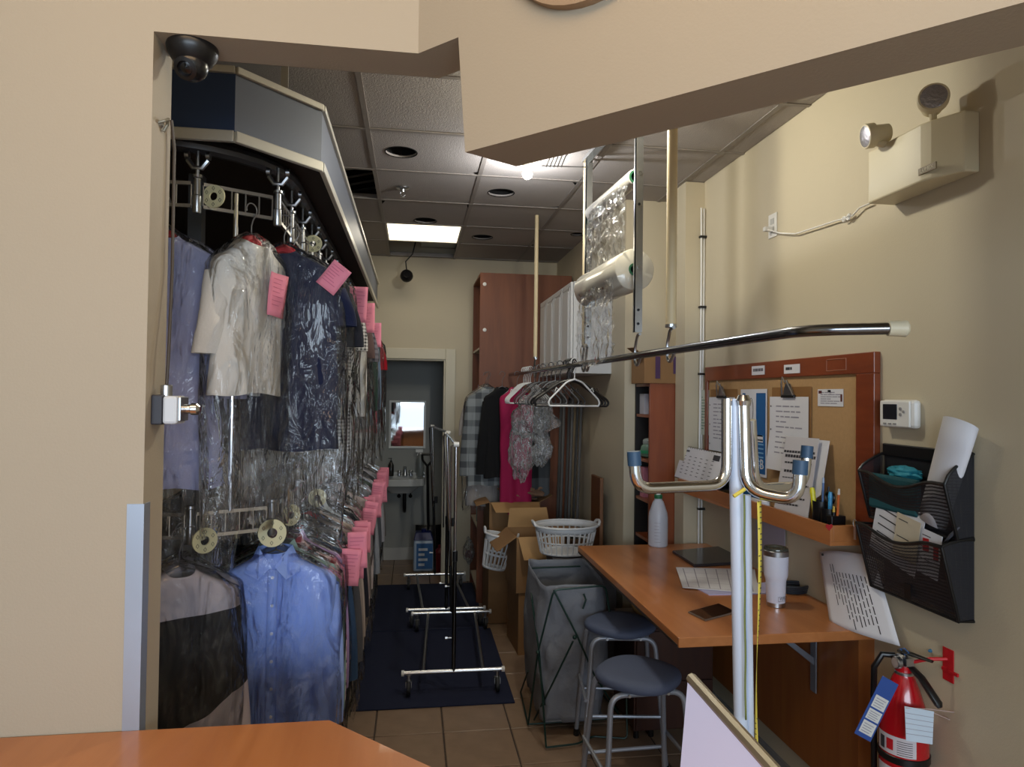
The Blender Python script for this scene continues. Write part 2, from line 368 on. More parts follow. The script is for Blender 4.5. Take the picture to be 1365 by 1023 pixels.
for i in range(-3, 4):
    for j in range(-2, 7):
        x0, y0 = gx0+i*T, gy0+j*T; x1, y1 = x0+T, y0+T
        if (i, j) in ((-1,2),(0,4),(0,5)): continue
        if x1 > XR+.02 and x0 > XR-.05: continue
        if y0 > YB-.02 or y1 < yt: continue
        if (i, j) in holes:
            h = holes[(i, j)]; hx = min(max(h.x-x0, .1), T-.1); hy = min(max(h.y-y0, .1), T-.1)
            o = tile_hole(hx, hy, .083 if i < 2 else .05).build('ceiling_tile', CTILE, ce); o.location = (x0, y0, 0)
            o['label'] = 'ceiling tile with a round hole'
            ring = MB(); ring.tube(arc((hx, hy, CEIL+.004), .085 if i < 2 else .052, 0, 350, 30, v=(0,1,0)), .003, 6, closed=True)
            q = ring.build('hole_rim', BLACK, o); q.location = (0,0,0)
            rr_ = .086 if i < 2 else .053
            q = MB().lathe([(rr_,0),(rr_,.12),(.001,.12)], (hx, hy, CEIL+.017), seg=28, cap=False).build('hole_blackout', BLACK, o)  # black liner added above the hole so it stays dark inside
            continue
        g = .006; a = (g, g, CEIL+.004); bx = min(T-g, XR-x0-.004); by = min(T-g, YB-y0-.004); ax = max(g, XL-x0+.004); ay = max(g, yt-y0+.004)
        if i == 2 and False: pass
        if bx == T-g and by == T-g and ax == g and ay == g:
            if plain is None: plain = MB().box(a, (bx, by, CEIL+.016)).build('ceiling_tile', CTILE, ce); plain.location = (x0, y0, 0); continue
            o = bpy.data.objects.new('ceiling_tile', plain.data); sc.collection.objects.link(o); o.parent = ce
        elif bx > ax and by > ay: o = MB().box((ax, ay, CEIL+.004), (bx, by, CEIL+.016)).build('ceiling_tile', CTILE, ce)
        else: continue
        o.location = (x0, y0, 0)
for i in range(-2, 4):
    x = gx0+i*T
    if XL < x < XR: MB().box((x-.012, yt, CEIL), (x+.012, YB, CEIL+.004)).box((x-.002, yt, CEIL+.004), (x+.002, YB, CEIL+.035)).build('grid_bar', TBAR, ce)
for j in range(-1, 7):
    y = gy0+j*T
    if y < YB-.02: MB().box((XL, y-.012, CEIL-.001), (XR, y+.012, CEIL+.003)).box((XL, y-.002, CEIL+.004), (XR, y+.002, CEIL+.035)).build('grid_bar', TBAR, ce)
# ducts and cables seen in the openings
d = MB()
for k in range(5): d.tube([(-.83, 4.3+.16*k, 3.22+.02*(k % 2)), (-.6, 4.32+.16*k, 3.17), (-.26, 4.28+.16*k, 3.24)], .008, 6)
tag(d.build('ceiling_cables', mat('grey_cable', '77736c', .6), kind='stuff'), 'grey cables hanging inside the dark open ceiling panel', 'cables')
d = MB(); [d.tube([(-.1+.1*k, 5.86, 3.25), (-.1+.1*k, 6.45, 3.25)], .014, 8) for k in range(3)]
d.box((-.23, 5.9, 3.28), (.37, 6.45, 3.30)).box((.05, 5.93, 3.13), (.37, 6.35, 3.16))
tag(d.build('ceiling_duct', mat('galvanised', '8a8f90', .5, .5)), 'galvanised duct and conduit in the ceiling opening behind the light panel', 'duct')
# ceiling light panel
t = thing('ceiling_light_panel', 'glowing square fluorescent panel set in the rear ceiling grid', 'ceiling light', (gx0+T/2, gy0+4.5*T, CEIL))
x0, y0 = gx0+.012, gy0+4*T+.012; x1, y1 = x0+T-.024, y0+T-.024
MB().box((x0+.012, y0+.012, CEIL+.006), (x1-.012, y1-.012, CEIL+.010)).build('diffuser', mat('lit_diffuser', 'fff0d0', .5, emit=2.6), t)
MB().box((x0, y0, CEIL), (x0+.012, y1, CEIL+.08)).box((x1-.012, y0, CEIL), (x1, y1, CEIL+.08)).box((x0, y0, CEIL), (x1, y0+.012, CEIL+.08)).box((x0, y1-.012, CEIL), (x1, y1, CEIL+.08)).box((x0, y0, CEIL+.08), (x1, y1, CEIL+.085)).build('frame', WHITEP, t)
# bare bulb fitting
t = thing('ceiling_bulb', 'small bright bulb under the ceiling behind the diagonal bulkhead tip', 'lamp', (.60, 3.66, CEIL))
MB().lathe([(.045,0),(.045,-.02),(.025,-.04),(.02,-.06)], (.60, 3.66, CEIL)).build('socket', WHITEP, t, smooth=True)
MB().sphere((.60, 3.66, CEIL-.085), .028, 16, 10).build('bulb', mat('lit_bulb', 'fff6e0', .4, emit=30), t, smooth=True)
t = thing('ceiling_downlight', 'small bare downlight in the ceiling above the rail, behind the bulkhead', 'lamp', (.72, 2.75, CEIL))
MB().lathe([(.06,0),(.06,-.012),(.03,-.02)], (.72, 2.75, CEIL)).build('base', WHITEP, t, smooth=True)
MB().lathe([(.028,-.02),(.034,-.035),(.02,-.045),(.004,-.048)], (.72, 2.75, CEIL)).build('bulb', mat('lit_bulb', 'fff6e0', .4, emit=30), t, smooth=True)
# sprinkler
sp = W(537, 250, Z=CEIL)
t = thing('sprinkler', 'small brass sprinkler head in the ceiling between two round holes', 'sprinkler', sp)
MB().lathe([(.04,0),(.04,-.006),(.015,-.012),(.012,-.03)], sp).build('escutcheon', STEEL, t, smooth=True)
MB().tube([sp+Vector((-.012,0,-.03)), sp+Vector((-.016,0,-.045)), sp+Vector((0,0,-.06))], .003, 6).tube([sp+Vector((.012,0,-.03)), sp+Vector((.016,0,-.045)), sp+Vector((0,0,-.06))], .003, 6).lathe([(.016,-.06),(.016,-.063)], sp).build('deflector', STEEL, t)
# hanging webcam from the ceiling opening
c = W(542, 368, Y=6.2); t = thing('hanging_camera', 'round black camera dangling on a wire from the rear ceiling', 'camera', c)
MB().sphere(c, .058, 20, 12).build('housing', BLKP, t, smooth=True)
MB().lathe([(.03, -.056),(.03,-.066),(.022,-.066),(.02,-.058)], c, 'Y').build('lens', mat('glossy_lens', '0a0a0c', .05), t, smooth=True)
MB().tube([c+Vector((0,0,.055)), c+Vector((-.01,0,.13)), c+Vector((.05,.0,.2)), (c.x+.09, c.y, CEIL+.15)], .006, 8).build('cable', BLKP, t, smooth=True)
# conduit and cable bundle in the right corner
t = thing('wall_cables', 'pair of white cables clipped down the corner right of the column', 'cable')
for k, (xx, yy) in enumerate(((XR-.012, 3.865), (XR-.03, 3.86))):
    MB().tube([(xx+.004*math.sin(z*3+k), yy-.003*math.sin(z*4+k*2), z) for z in [.1+i*.2 for i in range(15)]], .006, 8).build('cable', WHITEP, t, smooth=True)
for z in (.7, 1.1, 1.9, 2.3, 2.72): MB().box((XR-.04, 3.845, z), (XR, 3.872, z+.012)).build('clip', BLKP, t)

# ================================================================ GARMENT CONVEYOR
ZU, ZL = 2.385, 1.335          # heights of the two ladder chains
XC = -.467
t = thing('garment_conveyor', 'two-tier steel garment conveyor under a blue-grey octagonal hood along the left wall', 'conveyor', (-.83, 4.2, 0))
BLUEG = mat('blue_grey_metal_panel', '676d7a', .42, .25, var=.05, vscale=3); BLUED = mat('dark_blue_metal_panel', '324568', .4, .25)
TRIMS = mat('pale_metal_trim', 'd2cec2', .35, .5)
hp = [(-1.08, 2.19), (-.556, 2.19), (-.328, 2.43), (-.328, 6.2), (-1.31, 6.2), (-1.31, 2.43)]
hb, ht = 2.53, 2.765
for k in range(6):
    a, b = Vector((*hp[k], 0)), Vector((*hp[(k+1) % 6], 0)); dv = (b-a).normalized(); n = Vector((dv.y, -dv.x, 0))
    if k == 3: continue
    def slab(z0, z1, o0, o1): return MB().prism([a+n*o0+Vector((0,0,z0)), b+n*o0+Vector((0,0,z0)), b+n*o1+Vector((0,0,z0)), a+n*o1+Vector((0,0,z0))], (0,0,z1-z0))
    slab(hb+.035, ht-.02, -.012, 0).build('side_panel', BLUED if k == 0 else BLUEG, t, 'dark blue front panel' if k == 0 else None)
    slab(hb, hb+.035, -.006, .012).build('lower_trim', TRIMS, t, bevel=.003)
    slab(ht-.022, ht, -.05, .012).build('upper_trim', TRIMS, t, bevel=.003)
MB().prism([(-.83+(x+.83)*.96, y+(.03 if y < 3 else -.02), hb+.06) for x, y in hp], (0, 0, .012)).build('underside_board', mat('dark_brown_board', '2c1c14', .7), t)
MB().box((-.485, 2.52, ht), (-.46, 2.524, CEIL)).build('hanging_strap', TRIMS, t)
MB().lathe([(.05,0),(.06,.02),(.045,.05),(.02,.06)], (-.42, 2.85, ht-.005)).build('cap', mat('aged_tin', '8f8a7a', .5, .5), t, smooth=True)
pins = [(-1.2, 2.96), (-1.2, 2.70), (-1.14, 2.44), (-.95, 2.29), (-.69, 2.285), (XC, 2.41)] + [(XC, 2.41+.26*k) for k in range(1, 15)]
trk = [Vector((-1.2, 6.1, 2.555)), Vector((-1.2, 2.75, 2.555))]+arc((-.83, 2.66, 2.555), .37, 180, 360, 14, v=(0,1,0))+[Vector((-.46, 6.1, 2.555))]
MB().tube(trk, .026, 10).build('track_tube', mat('dark_grey_tube', '4d4d50', .4, .6), t, smooth=True)
linkm = mat('ladder_steel', 'c6c6c8', .22, .9)
def link(a, b, z):
    mb = MB(); a, b = Vector((*a, 0)), Vector((*b, 0)); d = (b-a).normalized(); n = Vector((-d.y, d.x, 0))
    a2, b2 = a+d*.018, b-d*.018
    for zz in (z-.038, z+.034):
        mb.prism([a2+n*.006+Vector((0,0,zz)), b2+n*.006+Vector((0,0,zz)), b2-n*.006+Vector((0,0,zz)), a2-n*.006+Vector((0,0,zz))], (0,0,.011))
    for k in range(6):
        p = a2+(b2-a2)*(k/5); mb.tube([p+Vector((0,0,z-.03)), p+Vector((0,0,z+.037))], .0028, 6)
    return mb
for z in (ZU, ZL):
    for k in range(len(pins)-1): link(pins[k], pins[k+1], z).build('chain_link', linkm, t)
    for k, (x, y) in enumerate(pins):
        mb = MB(); mb.lathe([(.012,-.055),(.014,-.05),(.014,.0),(.011,.003),(.011,.055),(.016,.058),(.016,.066)], (x, y, z), seg=12)
        if z == ZU: mb.tube([(x, y, z+.06), (x, y, 2.555-.026)], .006, 8); mb.tube([(x-.03, y, 2.50), (x-.012, y, 2.475), (x+.012, y, 2.475), (x+.03, y, 2.50)], .009, 8); mb.lathe([(.014,-.006),(.014,.006)], (x-.032, y, 2.515), 'X', 12).lathe([(.014,-.006),(.014,.006)], (x+.032, y, 2.515), 'X', 12)
        mb.build('chain_pin', STEEL, t, smooth=True)
def disc(c, face, r=.037):
    mb = MB(); f = Vector(face).normalized(); u = f.cross(Vector((0,0,1))).normalized(); v = u.cross(f)
    n = 24; vs = []
    for (rr, h) in ((r, -.003), (r, .003), (r*.36, .003), (r*.36, -.003)):
        for k in range(n):
            a = 2*math.pi*k/n; vs.append(Vector(c)+f*h+u*rr*math.cos(a)+v*rr*math.sin(a))
    fs = [(q*n+k, q*n+(k+1) % n, ((q+1) % 4)*n+(k+1) % n, ((q+1) % 4)*n+k) for q in range(4) for k in range(n)]
    o = mb.add(vs, fs).build('number_disc', mat('aged_ivory_disc', 'd6d0a8', .5), t, smooth=True)
    m2 = MB()
    for k in range(6):
        a = 2*math.pi*(k+.5)/6; p = Vector(c)+f*.0035+u*r*.7*math.cos(a)+v*r*.7*math.sin(a)
        m2.tube([p+u*.0045*math.cos(q)+v*.0065*math.sin(q) for q in [0, 1.57, 3.14, 4.71]], .0009, 4, closed=True)
    m2.build('disc_mark', INK, o)
disc(W(285, 262, Y=2.29), (-.25, -1, 0)); disc(W(363, 711, Y=2.38), (0, -1, .15), .046); disc(W(273, 721, Y=2.27), (.7, -.8, 0), .04)
disc(W(388, 687, Y=2.66), (.7, -.7, 0), .04); disc(W(423, 664, Y=2.98), (.2, -1, .3), .038); disc(W(417, 325, Y=3.1), (.2, -1, -.8), .04)
MB().tube([(-.585, 2.34, ZL+.04), (-.585, 2.34, ZU+.03)], .0075, 10).build('tier_rod', CHROME, t, smooth=True)
for k in (7, 10, 13, 17): MB().tube([(pins[k][0]-.0, pins[k][1]+.1, ZL+.04), (pins[k][0], pins[k][1]+.1, ZU+.03)], .0075, 8).build('tier_rod', CHROME, t, smooth=True)
for (x, y) in ((-.83, 2.75), (-.90, 4.3), (-.83, 5.9)):
    MB().box((x-.025, y-.025, 0), (x+.025, y+.025, hb+.06)).build('post', mat('grey_post', '6a6c70', .5, .4), t)
MB().box((-.86, 2.78, ZL-.1), (-.80, 5.9, ZL-.04)).build('lower_rail', mat('grey_post', '6a6c70', .5, .4), t)

# ================================================================ GARMENTS
def interp(tb, z):
    for k in range(len(tb)-1):
        if tb[k][0] >= z >= tb[k+1][0]:
            f = (tb[k][0]-z)/(tb[k][0]-tb[k+1][0]+1e-9); f = f
            return [tb[k][q]*(1-f)+tb[k+1][q]*f for q in range(1, len(tb[k]))]
    return list(tb[-1][1:]) if z < tb[-1][0] else list(tb[0][1:])
def body_mb(hem, hw=.20, seed=0, neck=.058, flare=1.0, nu=48, nv=26, depth=.045, fold=.012, vneck=0):
    tb = [(-.125, neck, .045), (-.14, neck+.015, .048), (-.165, hw*.55, .046), (-.20, hw*.93, .042), (-.222, hw, .040), (-.26, hw*1.0, .045), (-.45, hw*.94, depth), (hem, hw*.94*flare, depth*1.1)]
    zs = [-.125, -.132, -.14, -.152, -.165, -.182, -.2, -.212, -.222, -.24, -.26]; k = nv-len(zs); zs += [-.26+(hem+.26)*(i+1)/k for i in range(k)]
    def fn(u, v):
        j = round(v*(len(zs)-1)); z = zs[j]; w_, d_ = interp(tb, z); a = 2*math.pi*u; c, s = math.cos(a), math.sin(a)
        x = w_*math.copysign(abs(c)**.75, c); y = d_*math.copysign(abs(s)**.6, s)
        q = min(1, max(0, (-z-.2)/.35)); ph = noise.noise(Vector((x*14+seed*7.3, z*2.0, seed)))
        y += math.copysign(1, s)*abs(s)**.5*(fold*q*(math.sin(x*46+seed*3+z*1.5)+1.3*ph))
        x += .008*q*noise.noise(Vector((z*6, seed, s)))
        zz = z
        if j < 3 and s < 0: zz -= vneck*abs(s)*(1-j*.3)
        if j == len(zs)-1: zz += .006*math.sin(x*30+seed)
        return Vector((x, y, zz))
    return MB().grid(fn, nu, len(zs), True)
def sleeve_mb(side, length, hw, seed=0, r0=.07, r1=.05, out=.015, nu=18, y0=.008):
    def fn(u, v):
        a = 2*math.pi*u; r = r0+(r1-r0)*v; x = side*(hw-.045+out*v+.02*math.sin(v*2.2)); z = -.225-length*v+.02*(1-v)*math.cos(a)*side*-1
        fx = r*.78*math.cos(a); fy = r*.5*math.sin(a)*(1+.25*noise.noise(Vector((a*1.0, v*8, seed+side))))
        return Vector((x+fx, y0+fy+.01*math.sin(v*5+seed), z))
    return MB().grid(fn, nu, 14, True)
def hanger_mb(w=.2, drop=0):
    mb = MB(); mb.tube(arc((0, 0, -.022), .022, 200, -20, 8)[::1]+[Vector((.006, 0, -.055)), Vector((0, 0, -.075)), Vector((0, 0, -.118))], .0022, 6)
    mb.tube([(0, 0, -.118), (w*.5, 0, -.155), (w*.95, 0, -.205), (0, 0, -.205), (-w*.95, 0, -.205), (-w*.5, 0, -.155), (0, 0, -.118)], .0028, 6); return mb
def cover_mb(hem, hw, seed, ext=.12, nu=64, nv=40, dep=.06):
    tb = [(-.095, .012, .012), (-.12, .05, .05), (-.16, hw*.7, dep), (-.215, hw*1.05, dep), (-.30, hw*1.12, dep*1.05), (hem, hw*1.14, dep*1.1), (hem-ext, hw*1.1, dep*.9)]
    def fn(u, v):
        z = -.095+(hem-ext+.095)*v; w_, d_ = interp(tb, z); a = 2*math.pi*u; c, s = math.cos(a), math.sin(a)
        x = w_*math.copysign(abs(c)**.8, c); y = d_*math.copysign(abs(s)**.6, s)
        n1 = noise.noise(Vector((x*16+seed*5, z*3.5+s, seed))); n2 = noise.noise(Vector((x*38, z*9+s*3, seed*2.1))); low = max(0, (hem-z)/max(ext, .01))
        y += (.010+.02*low)*n1*math.copysign(1, s) + .006*n2; x += .016*n1*abs(c)+.012*low*n2
        return Vector((x, y, z+(.02*n2 if v > .98 else 0)))
    return MB().grid(fn, nu, nv, True)
def ticket(parent, x, y, z, w=.075, h=.145, rot=0, M4=None, tilt=0):
    iv = Matrix.Translation((x, y, z)) @ Matrix.Rotation(R(rot), 4, 'Y') @ Matrix.Rotation(R(tilt), 4, 'Z')
    def fn(u, v): return iv @ Vector(((u-.5)*w, .004*math.sin(u*5+v*3), (0.5-v)*h))
    o = MB().grid(fn, 6, 7).build('ticket', PINK, parent, world=False, smooth=True, solid=.0008)
    lm = MB()
    for k in range(7):
        zz = h*(.36-.10*k); ww = w*random.uniform(.2, .38)
        lm.add([iv @ Vector((-w*.38, -.006, zz)), iv @ Vector((-w*.38+ww*2, -.006, zz)), iv @ Vector((-w*.38+ww*2, -.006, zz-.0022)), iv @ Vector((-w*.38, -.006, zz-.0022))], [(0,1,2,3)])
    lm.build('ticket_print', PINKINK, o, world=False)
    return o
def garment(name, label, cat, loc, rz, m, hem=-.9, hw=.20, seed=0, style='shirt', group=None, tick=None, red=False, ext=.12, cover=True, flare=1.0, lite=False, sleeve=None, sm=None, hw_c=None, film=None):
    t = thing(name, label, cat, loc, R(rz), group)
    hanger_mb(hw).build('hanger', mat('wire_hanger', '9a9a9c', .3, .8), t, world=False)
    if red:
        MB().tube([(-.05, 0, -.15), (-.03, 0, -.128), (0, 0, -.118), (.03, 0, -.128), (.05, 0, -.15)], [.006, .012, .016, .012, .006], 8).build('shoulder_grip', mat('red_foam', 'd01828', .6), t, world=False, smooth=True)
    nu, nv = (28, 16) if lite else (56, 28)
    body_mb(hem, hw, seed, neck=.058 if style == 'shirt' else .044, vneck=.05 if style == 'shirt' else .02, flare=flare, nu=nu, nv=nv).build('body', m, t, world=False, smooth=True, ang=80)
    if sleeve is None: sleeve = .5 if style == 'shirt' else .22
    if sleeve:
        for s in (-1, 1): sleeve_mb(s, sleeve, hw, seed, out=.02 if style == 'shirt' else .035, r0=.07, r1=.05 if style == 'shirt' else .062).build('sleeve', sm or m, t, world=False, smooth=True, ang=80)
    if style == 'shirt':
        # stand collar and folded collar wings
        def st(u, v):
            a = 2*math.pi*u; return Vector((.056*math.cos(a), .040*math.sin(a)-.002, -.135+.03*v-.018*(math.sin(a) < 0)*abs(math.sin(a))))
        cm = MB().grid(st, 24, 3, True)
        for s in (-1, 1):
            y = -.052
            cm.add([(s*.056, -.008, -.100), (s*.046, -.036, -.108), (s*.005, y, -.166), (s*.045, y-.012, -.205), (s*.092, y+.002, -.182), (s*.074, -.012, -.138)], [(0,1,2,3,4,5)])
        cm.build('collar', m, t, world=False, solid=.003)
        if not lite:
            pm = MB(); n = 16
            def pk(u, v):
                z = -.175+(hem+.185)*v; x = -.016+.032*u; w_ = .05; fo = .012*min(1, max(0, (-z-.2)/.35)); ph = noise.noise(Vector((x*14+seed*7.3, z*2.0, seed)))
                return Vector((x, -.046-.004-fo*(math.sin(x*46+seed*3+z*1.5)+1.3*ph)-.003, z))
            pm.grid(pk, 3, 20).build('placket', m, t, world=False, smooth=True, solid=.002)
            for k in range(7):
                z = -.20-.095*k
                if z < hem+.05: break
                p = pk(.5, (-z-.175)/(-(hem+.185))); MB().lathe([(.0055,0),(.0055,-.002),(.004,-.0025)], (0, p.y-.0015, z), 'Y', 10).build('button', mat('pale_button', 'd9dbe4', .3), t, world=False)
    if cover: cover_mb(hem, hw_c or hw, seed, ext, *( (40, 22) if lite else (72, 48))).build('garment_cover', film or FILM, t, world=False, smooth=True, ang=80)
    if tick:
        for k, (x, y, z, rr, *wh) in enumerate(tick): ticket(t, x, y, z, *wh, rot=rr)
    return t
# ---- upper tier
garment('long_shirt', 'lavender long garment under clear film at the far left of the upper tier', 'garment', (-.79, 2.28, ZU), 28, cloth('b0b4d8'), hem=-.93, hw=.215, seed=1, style='top', sleeve=.42, red=True, ext=.28)
garment('white_blouse', 'cream short-sleeved blouse in clear film with a pink ticket on its front', 'garment', (-.535, 2.34, ZU), 56, cloth('f0ede8'), hem=-.63, hw=.150, seed=2, style='top', red=True, ext=.45, tick=[(.055, -.066, -.30, 6)], flare=1.12, sleeve=.28)
garment('navy_dress', 'navy blue short-sleeved dress in clear film, front of the upper tier', 'garment', (XC+.012, 2.47, ZU), -4, cloth('1b213c'), hem=-.82, hw=.20, seed=3, style='top', red=True, ext=.32, tick=[(.185, -.06, -.225, 38, .075, .10)], flare=1.06, sleeve=.16)
HOUND = checks('black_white_houndstooth', 'c9c6c2', '2c2a2c', scale=70); GREENP = checks('green_red_plaid', '1f4a3a', '7a2028', 'c8c4b8', scale=18)
up = [(2.66, cloth('22232c'), 'black top in clear film directly behind the navy dress', 'black_blouse', -.72, 'top', None),
      (2.90, HOUND, 'black and white houndstooth jacket with a pink ticket on the upper tier', 'houndstooth_jacket', -.86, 'top', [(.235, -.05, -.26, 3)]),
      (3.18, cloth('d9d6d0'), 'white shirt between the houndstooth jacket and dark garments above', 'white_shirt', -.86, 'shirt', None),
      (3.48, cloth('54423f'), 'dark brown coat on the upper tier beside a large pink ticket', 'brown_coat', -.70, 'top', [(.235, -.05, -.25, 0)]),
      (3.82, checks('grey_pattern', '6f6a70', '2b2a33', scale=34), 'grey patterned dress on the upper tier behind the brown coat', 'patterned_dress', -.80, 'top', None),
      (4.22, cloth('2c3f36'), 'dark green jacket on the upper tier with a pink ticket', 'green_jacket', -.84, 'shirt', [(.235, -.05, -.27, 0)]),
      (4.62, cloth('6f7f92'), 'slate blue shirt on the upper tier in front of the red dress', 'slate_shirt', -.83, 'shirt', None),
      (5.05, cloth('a01826'), 'red dress near the rear end of the upper tier', 'red_dress', -.90, 'top', None),
      (5.50, cloth('38363c'), 'charcoal jacket last on the upper tier', 'charcoal_jacket', -.85, 'shirt', None)]
for k, (y, m_, lb, nm, hem, stl, tk) in enumerate(up):
    garment(nm, lb, 'garment', (XC+.01, y, ZU), random.uniform(-8, 4), m_, hem=hem, hw=.215, seed=10+k, style=stl, tick=tk, ext=.22, lite=k > 1, group='upper tier garments')
# ---- lower tier
def two_tone():
    m = mat('black_white_colour_block', '18181c', .8); nt = m.node_tree; N = nt.nodes; L = nt.links
    tc = N.new('ShaderNodeTexCoord'); sp = N.new('ShaderNodeSeparateXYZ'); L.new(tc.outputs['Object'], sp.inputs[0])
    a = N.new('ShaderNodeMath'); a.operation = 'MULTIPLY_ADD'; a.inputs[1].default_value = -.45; L.new(sp.outputs['X'], a.inputs[0]); L.new(sp.outputs['Z'], a.inputs[2])
    lo = N.new('ShaderNodeMath'); lo.operation = 'LESS_THAN'; lo.inputs[1].default_value = -.62; L.new(a.outputs[0], lo.inputs[0])
    hi = N.new('ShaderNodeMath'); hi.operation = 'GREATER_THAN'; hi.inputs[1].default_value = -.27; L.new(sp.outputs['Z'], hi.inputs[0])
    mx = N.new('ShaderNodeMath'); mx.operation = 'MAXIMUM'; L.new(lo.outputs[0], mx.inputs[0]); L.new(hi.outputs[0], mx.inputs[1])
    c = N.new('ShaderNodeMixRGB'); L.new(mx.outputs[0], c.inputs[0]); c.inputs[1].default_value = (*srgb('1a1a20'), 1); c.inputs[2].default_value = (*srgb('c4bcc6'), 1)
    L.new(c.outputs[0], N['Principled BSDF'].inputs['Base Color']); return m
TWOTONE = two_tone()
PLAID = checks('red_white_plaid', 'cdb6bc', '8e3440', '2f2a34', scale=24)
garment('black_and_white_top', 'black top with white yoke in clear film, far left of the lower tier', 'garment', (-.715, 2.27, ZL), 30, TWOTONE, hem=-.80, hw=.175, seed=31, style='top', ext=.2, sleeve=.5)
garment('pale_skirt', 'pale grey-lilac skirt hanging below the black top at far left', 'garment', (-.735, 2.36, ZL), 26, cloth('a9a6b4'), hem=-1.1, hw=.18, seed=32, style='top', ext=.1, sleeve=.5)
garment('blue_dress_shirt', 'light blue buttoned dress shirt in clear film, front of the lower tier', 'shirt', (XC+.005, 2.47, ZL), 0, cloth('94aef0'), hem=-.86, hw=.205, seed=33, style='shirt', ext=.1, cover=True)
bs = bpy.data.objects['blue_dress_shirt']
MB().box((-.022, .026, -.165), (.022, .030, -.138)).build('neck_label', mat('black_label', '17171c', .6), bs, world=False)
low = [('7f9a9a', 'pale teal shirt just behind the blue dress shirt'), ('plaid', 'red and white plaid shirt behind the blue dress shirt'), ('9c84b4', 'lavender shirt behind the plaid shirt'),
       ('2f4664', 'dark blue jacket on the lower tier with front pink tickets'), ('31435c', 'navy trousers on the lower tier beside the nearest tickets'), ('4c4b4e', 'dark grey jacket on the lower tier'),
       ('8c7f78', 'taupe coat on the lower tier'), ('a89a90', 'beige coat on the lower tier below stacked tickets'), ('c4cdd6', 'pale blue collared shirt on the lower tier'), ('23232b', 'black vest on the lower tier'),
       ('9b8a86', 'rose-taupe dress on the lower tier'), ('6e655f', 'brown-grey trousers on the lower tier'), ('b7a8a4', 'pinkish beige blouse on the lower tier'), ('26365c', 'dark blue knit on the lower tier'),
       ('8d8f94', 'mid grey jacket on the lower tier'), ('b9bfcc', 'pale grey-blue shirt on the lower tier'), ('5b6a62', 'grey-green shirt on the lower tier'), ('c9c9cd', 'white shirt toward the rear of the lower tier'),
       ('55585e', 'slate grey coat toward the rear of the lower tier'), ('a5a3a8', 'light grey coat near the rear of the lower tier'), ('75716e', 'warm grey coat near the rear of the lower tier'), ('cfd0d3', 'white blouse last on the lower tier')]
tk_at = {3: 2, 5: 1, 7: 2, 9: 1, 11: 2, 13: 1, 14: 2, 16: 1, 18: 2, 20: 1, 21: 1}
y = 2.57
for k, (col, lb) in enumerate(low):
    m_ = PLAID if col == 'plaid' else cloth(col)
    tk = None
    if k in tk_at: tk = [(.235+.012*q+random.uniform(-.01, .015), -.055+.02*q, -.27+.05*q+random.uniform(-.03, .03), random.uniform(-6, 8)) for q in range(tk_at[k])]
    stl = 'shirt' if k in (0, 1, 2, 8, 12, 15, 16, 17, 21) else 'top'
    t = garment('lower_tier_garment', lb, 'garment', (XC+random.uniform(-.012, .012), y, ZL+.0), random.uniform(-5, 5), m_, hem=-random.uniform(.8, .98), hw=random.uniform(.195, .215), seed=50+k, style=stl, tick=tk, ext=.1, lite=True, group='lower tier garments behind the blue shirt', sleeve=.5, red=k in (4, 6))
    t.name = next(w for w in ('shirt', 'trousers', 'jacket', 'coat', 'vest', 'dress', 'blouse', 'knit') if w in lb.replace('dress shirt', 'shirt'))
    y += .085 if k < 4 else .115+.0050*k
# dark garments added to fill the far side of the loop with darkness
for k in range(4):
    for z, tier in ((ZU, 'upper'), (ZL, 'lower')):
        garment('filler_garment', '%s filler garment added to darken the far side of the %s conveyor tier' % (['charcoal', 'brown-black', 'dark slate', 'dark plum'][k], tier), 'garment', (-1.2, 2.85+k*.55, z), random.uniform(-6, 6), cloth(['2a2b30', '33312f', '26303a', '3a3436'][k]), hem=-.85, hw=.21, seed=90+k, style='top', ext=.2, lite=True, group='%s tier filler garments darkening the far side' % tier)
# ---- security camera, switch box, wire on the jamb
c = W(253, 62, Z=hz); c.y = 1.555; c.x = -.485; c.z = hz
t = thing('security_camera', 'black turret security camera under the opening header at top left', 'camera', c)
MB().lathe([(.052,0),(.053,-.006),(.050,-.018),(.040,-.034),(.034,-.040)], c, seg=32).build('base', BLKP, t, smooth=True)
rot = Vector((0, 0, 1)).rotation_difference(Vector((-.15, -.8, -.6))).to_matrix()
cc = c+Vector((0, -.004, -.042))
MB().sphere(cc, .034, 24, 14).build('ball', mat('satin_black', '18181a', .25), t, smooth=True)
MB().lathe([(.022,.029),(.024,.034),(.016,.036),(.014,.030)], cc, rot=rot).build('lens_ring', BLKP, t, smooth=True)
MB().lathe([(.0125,.031),(.001,.036)], cc, rot=rot).build('lens', mat('glossy_lens', '0a0a0c', .05), t, smooth=True)
s0 = W(215, 546, X=xo+.03)
t = thing('switch_box', 'small grey and black switch box with chrome knob on the left doorway jamb', 'switch', (xo, 1.56, s0.z))
zc = s0.z
MB().box((xo, 1.528, zc-.033), (xo+.022, 1.592, zc+.030)).build('back_box', mat('dark_grey_plastic', '2d2f38', .5), t, bevel=.003)
MB().box((xo+.022, 1.530, zc-.032), (xo+.052, 1.590, zc+.028)).build('housing', mat('light_grey_plastic', 'c6ccd2', .4), t, bevel=.006)
MB().box((xo+.052, 1.534, zc-.026), (xo+.058, 1.586, zc+.026)).build('face_plate', STEEL, t, bevel=.002)
MB().lathe([(.010,0),(.010,.012),(.013,.014),(.013,.026),(.006,.032)], (xo+.058, 1.56, zc), 'X').build('knob', CHROME, t, smooth=True)
MB().lathe([(.012,.028),(.012,.050),(.010,.052)], (xo+.02, 1.56, zc)).build('cable_gland', STEEL, t, smooth=True)
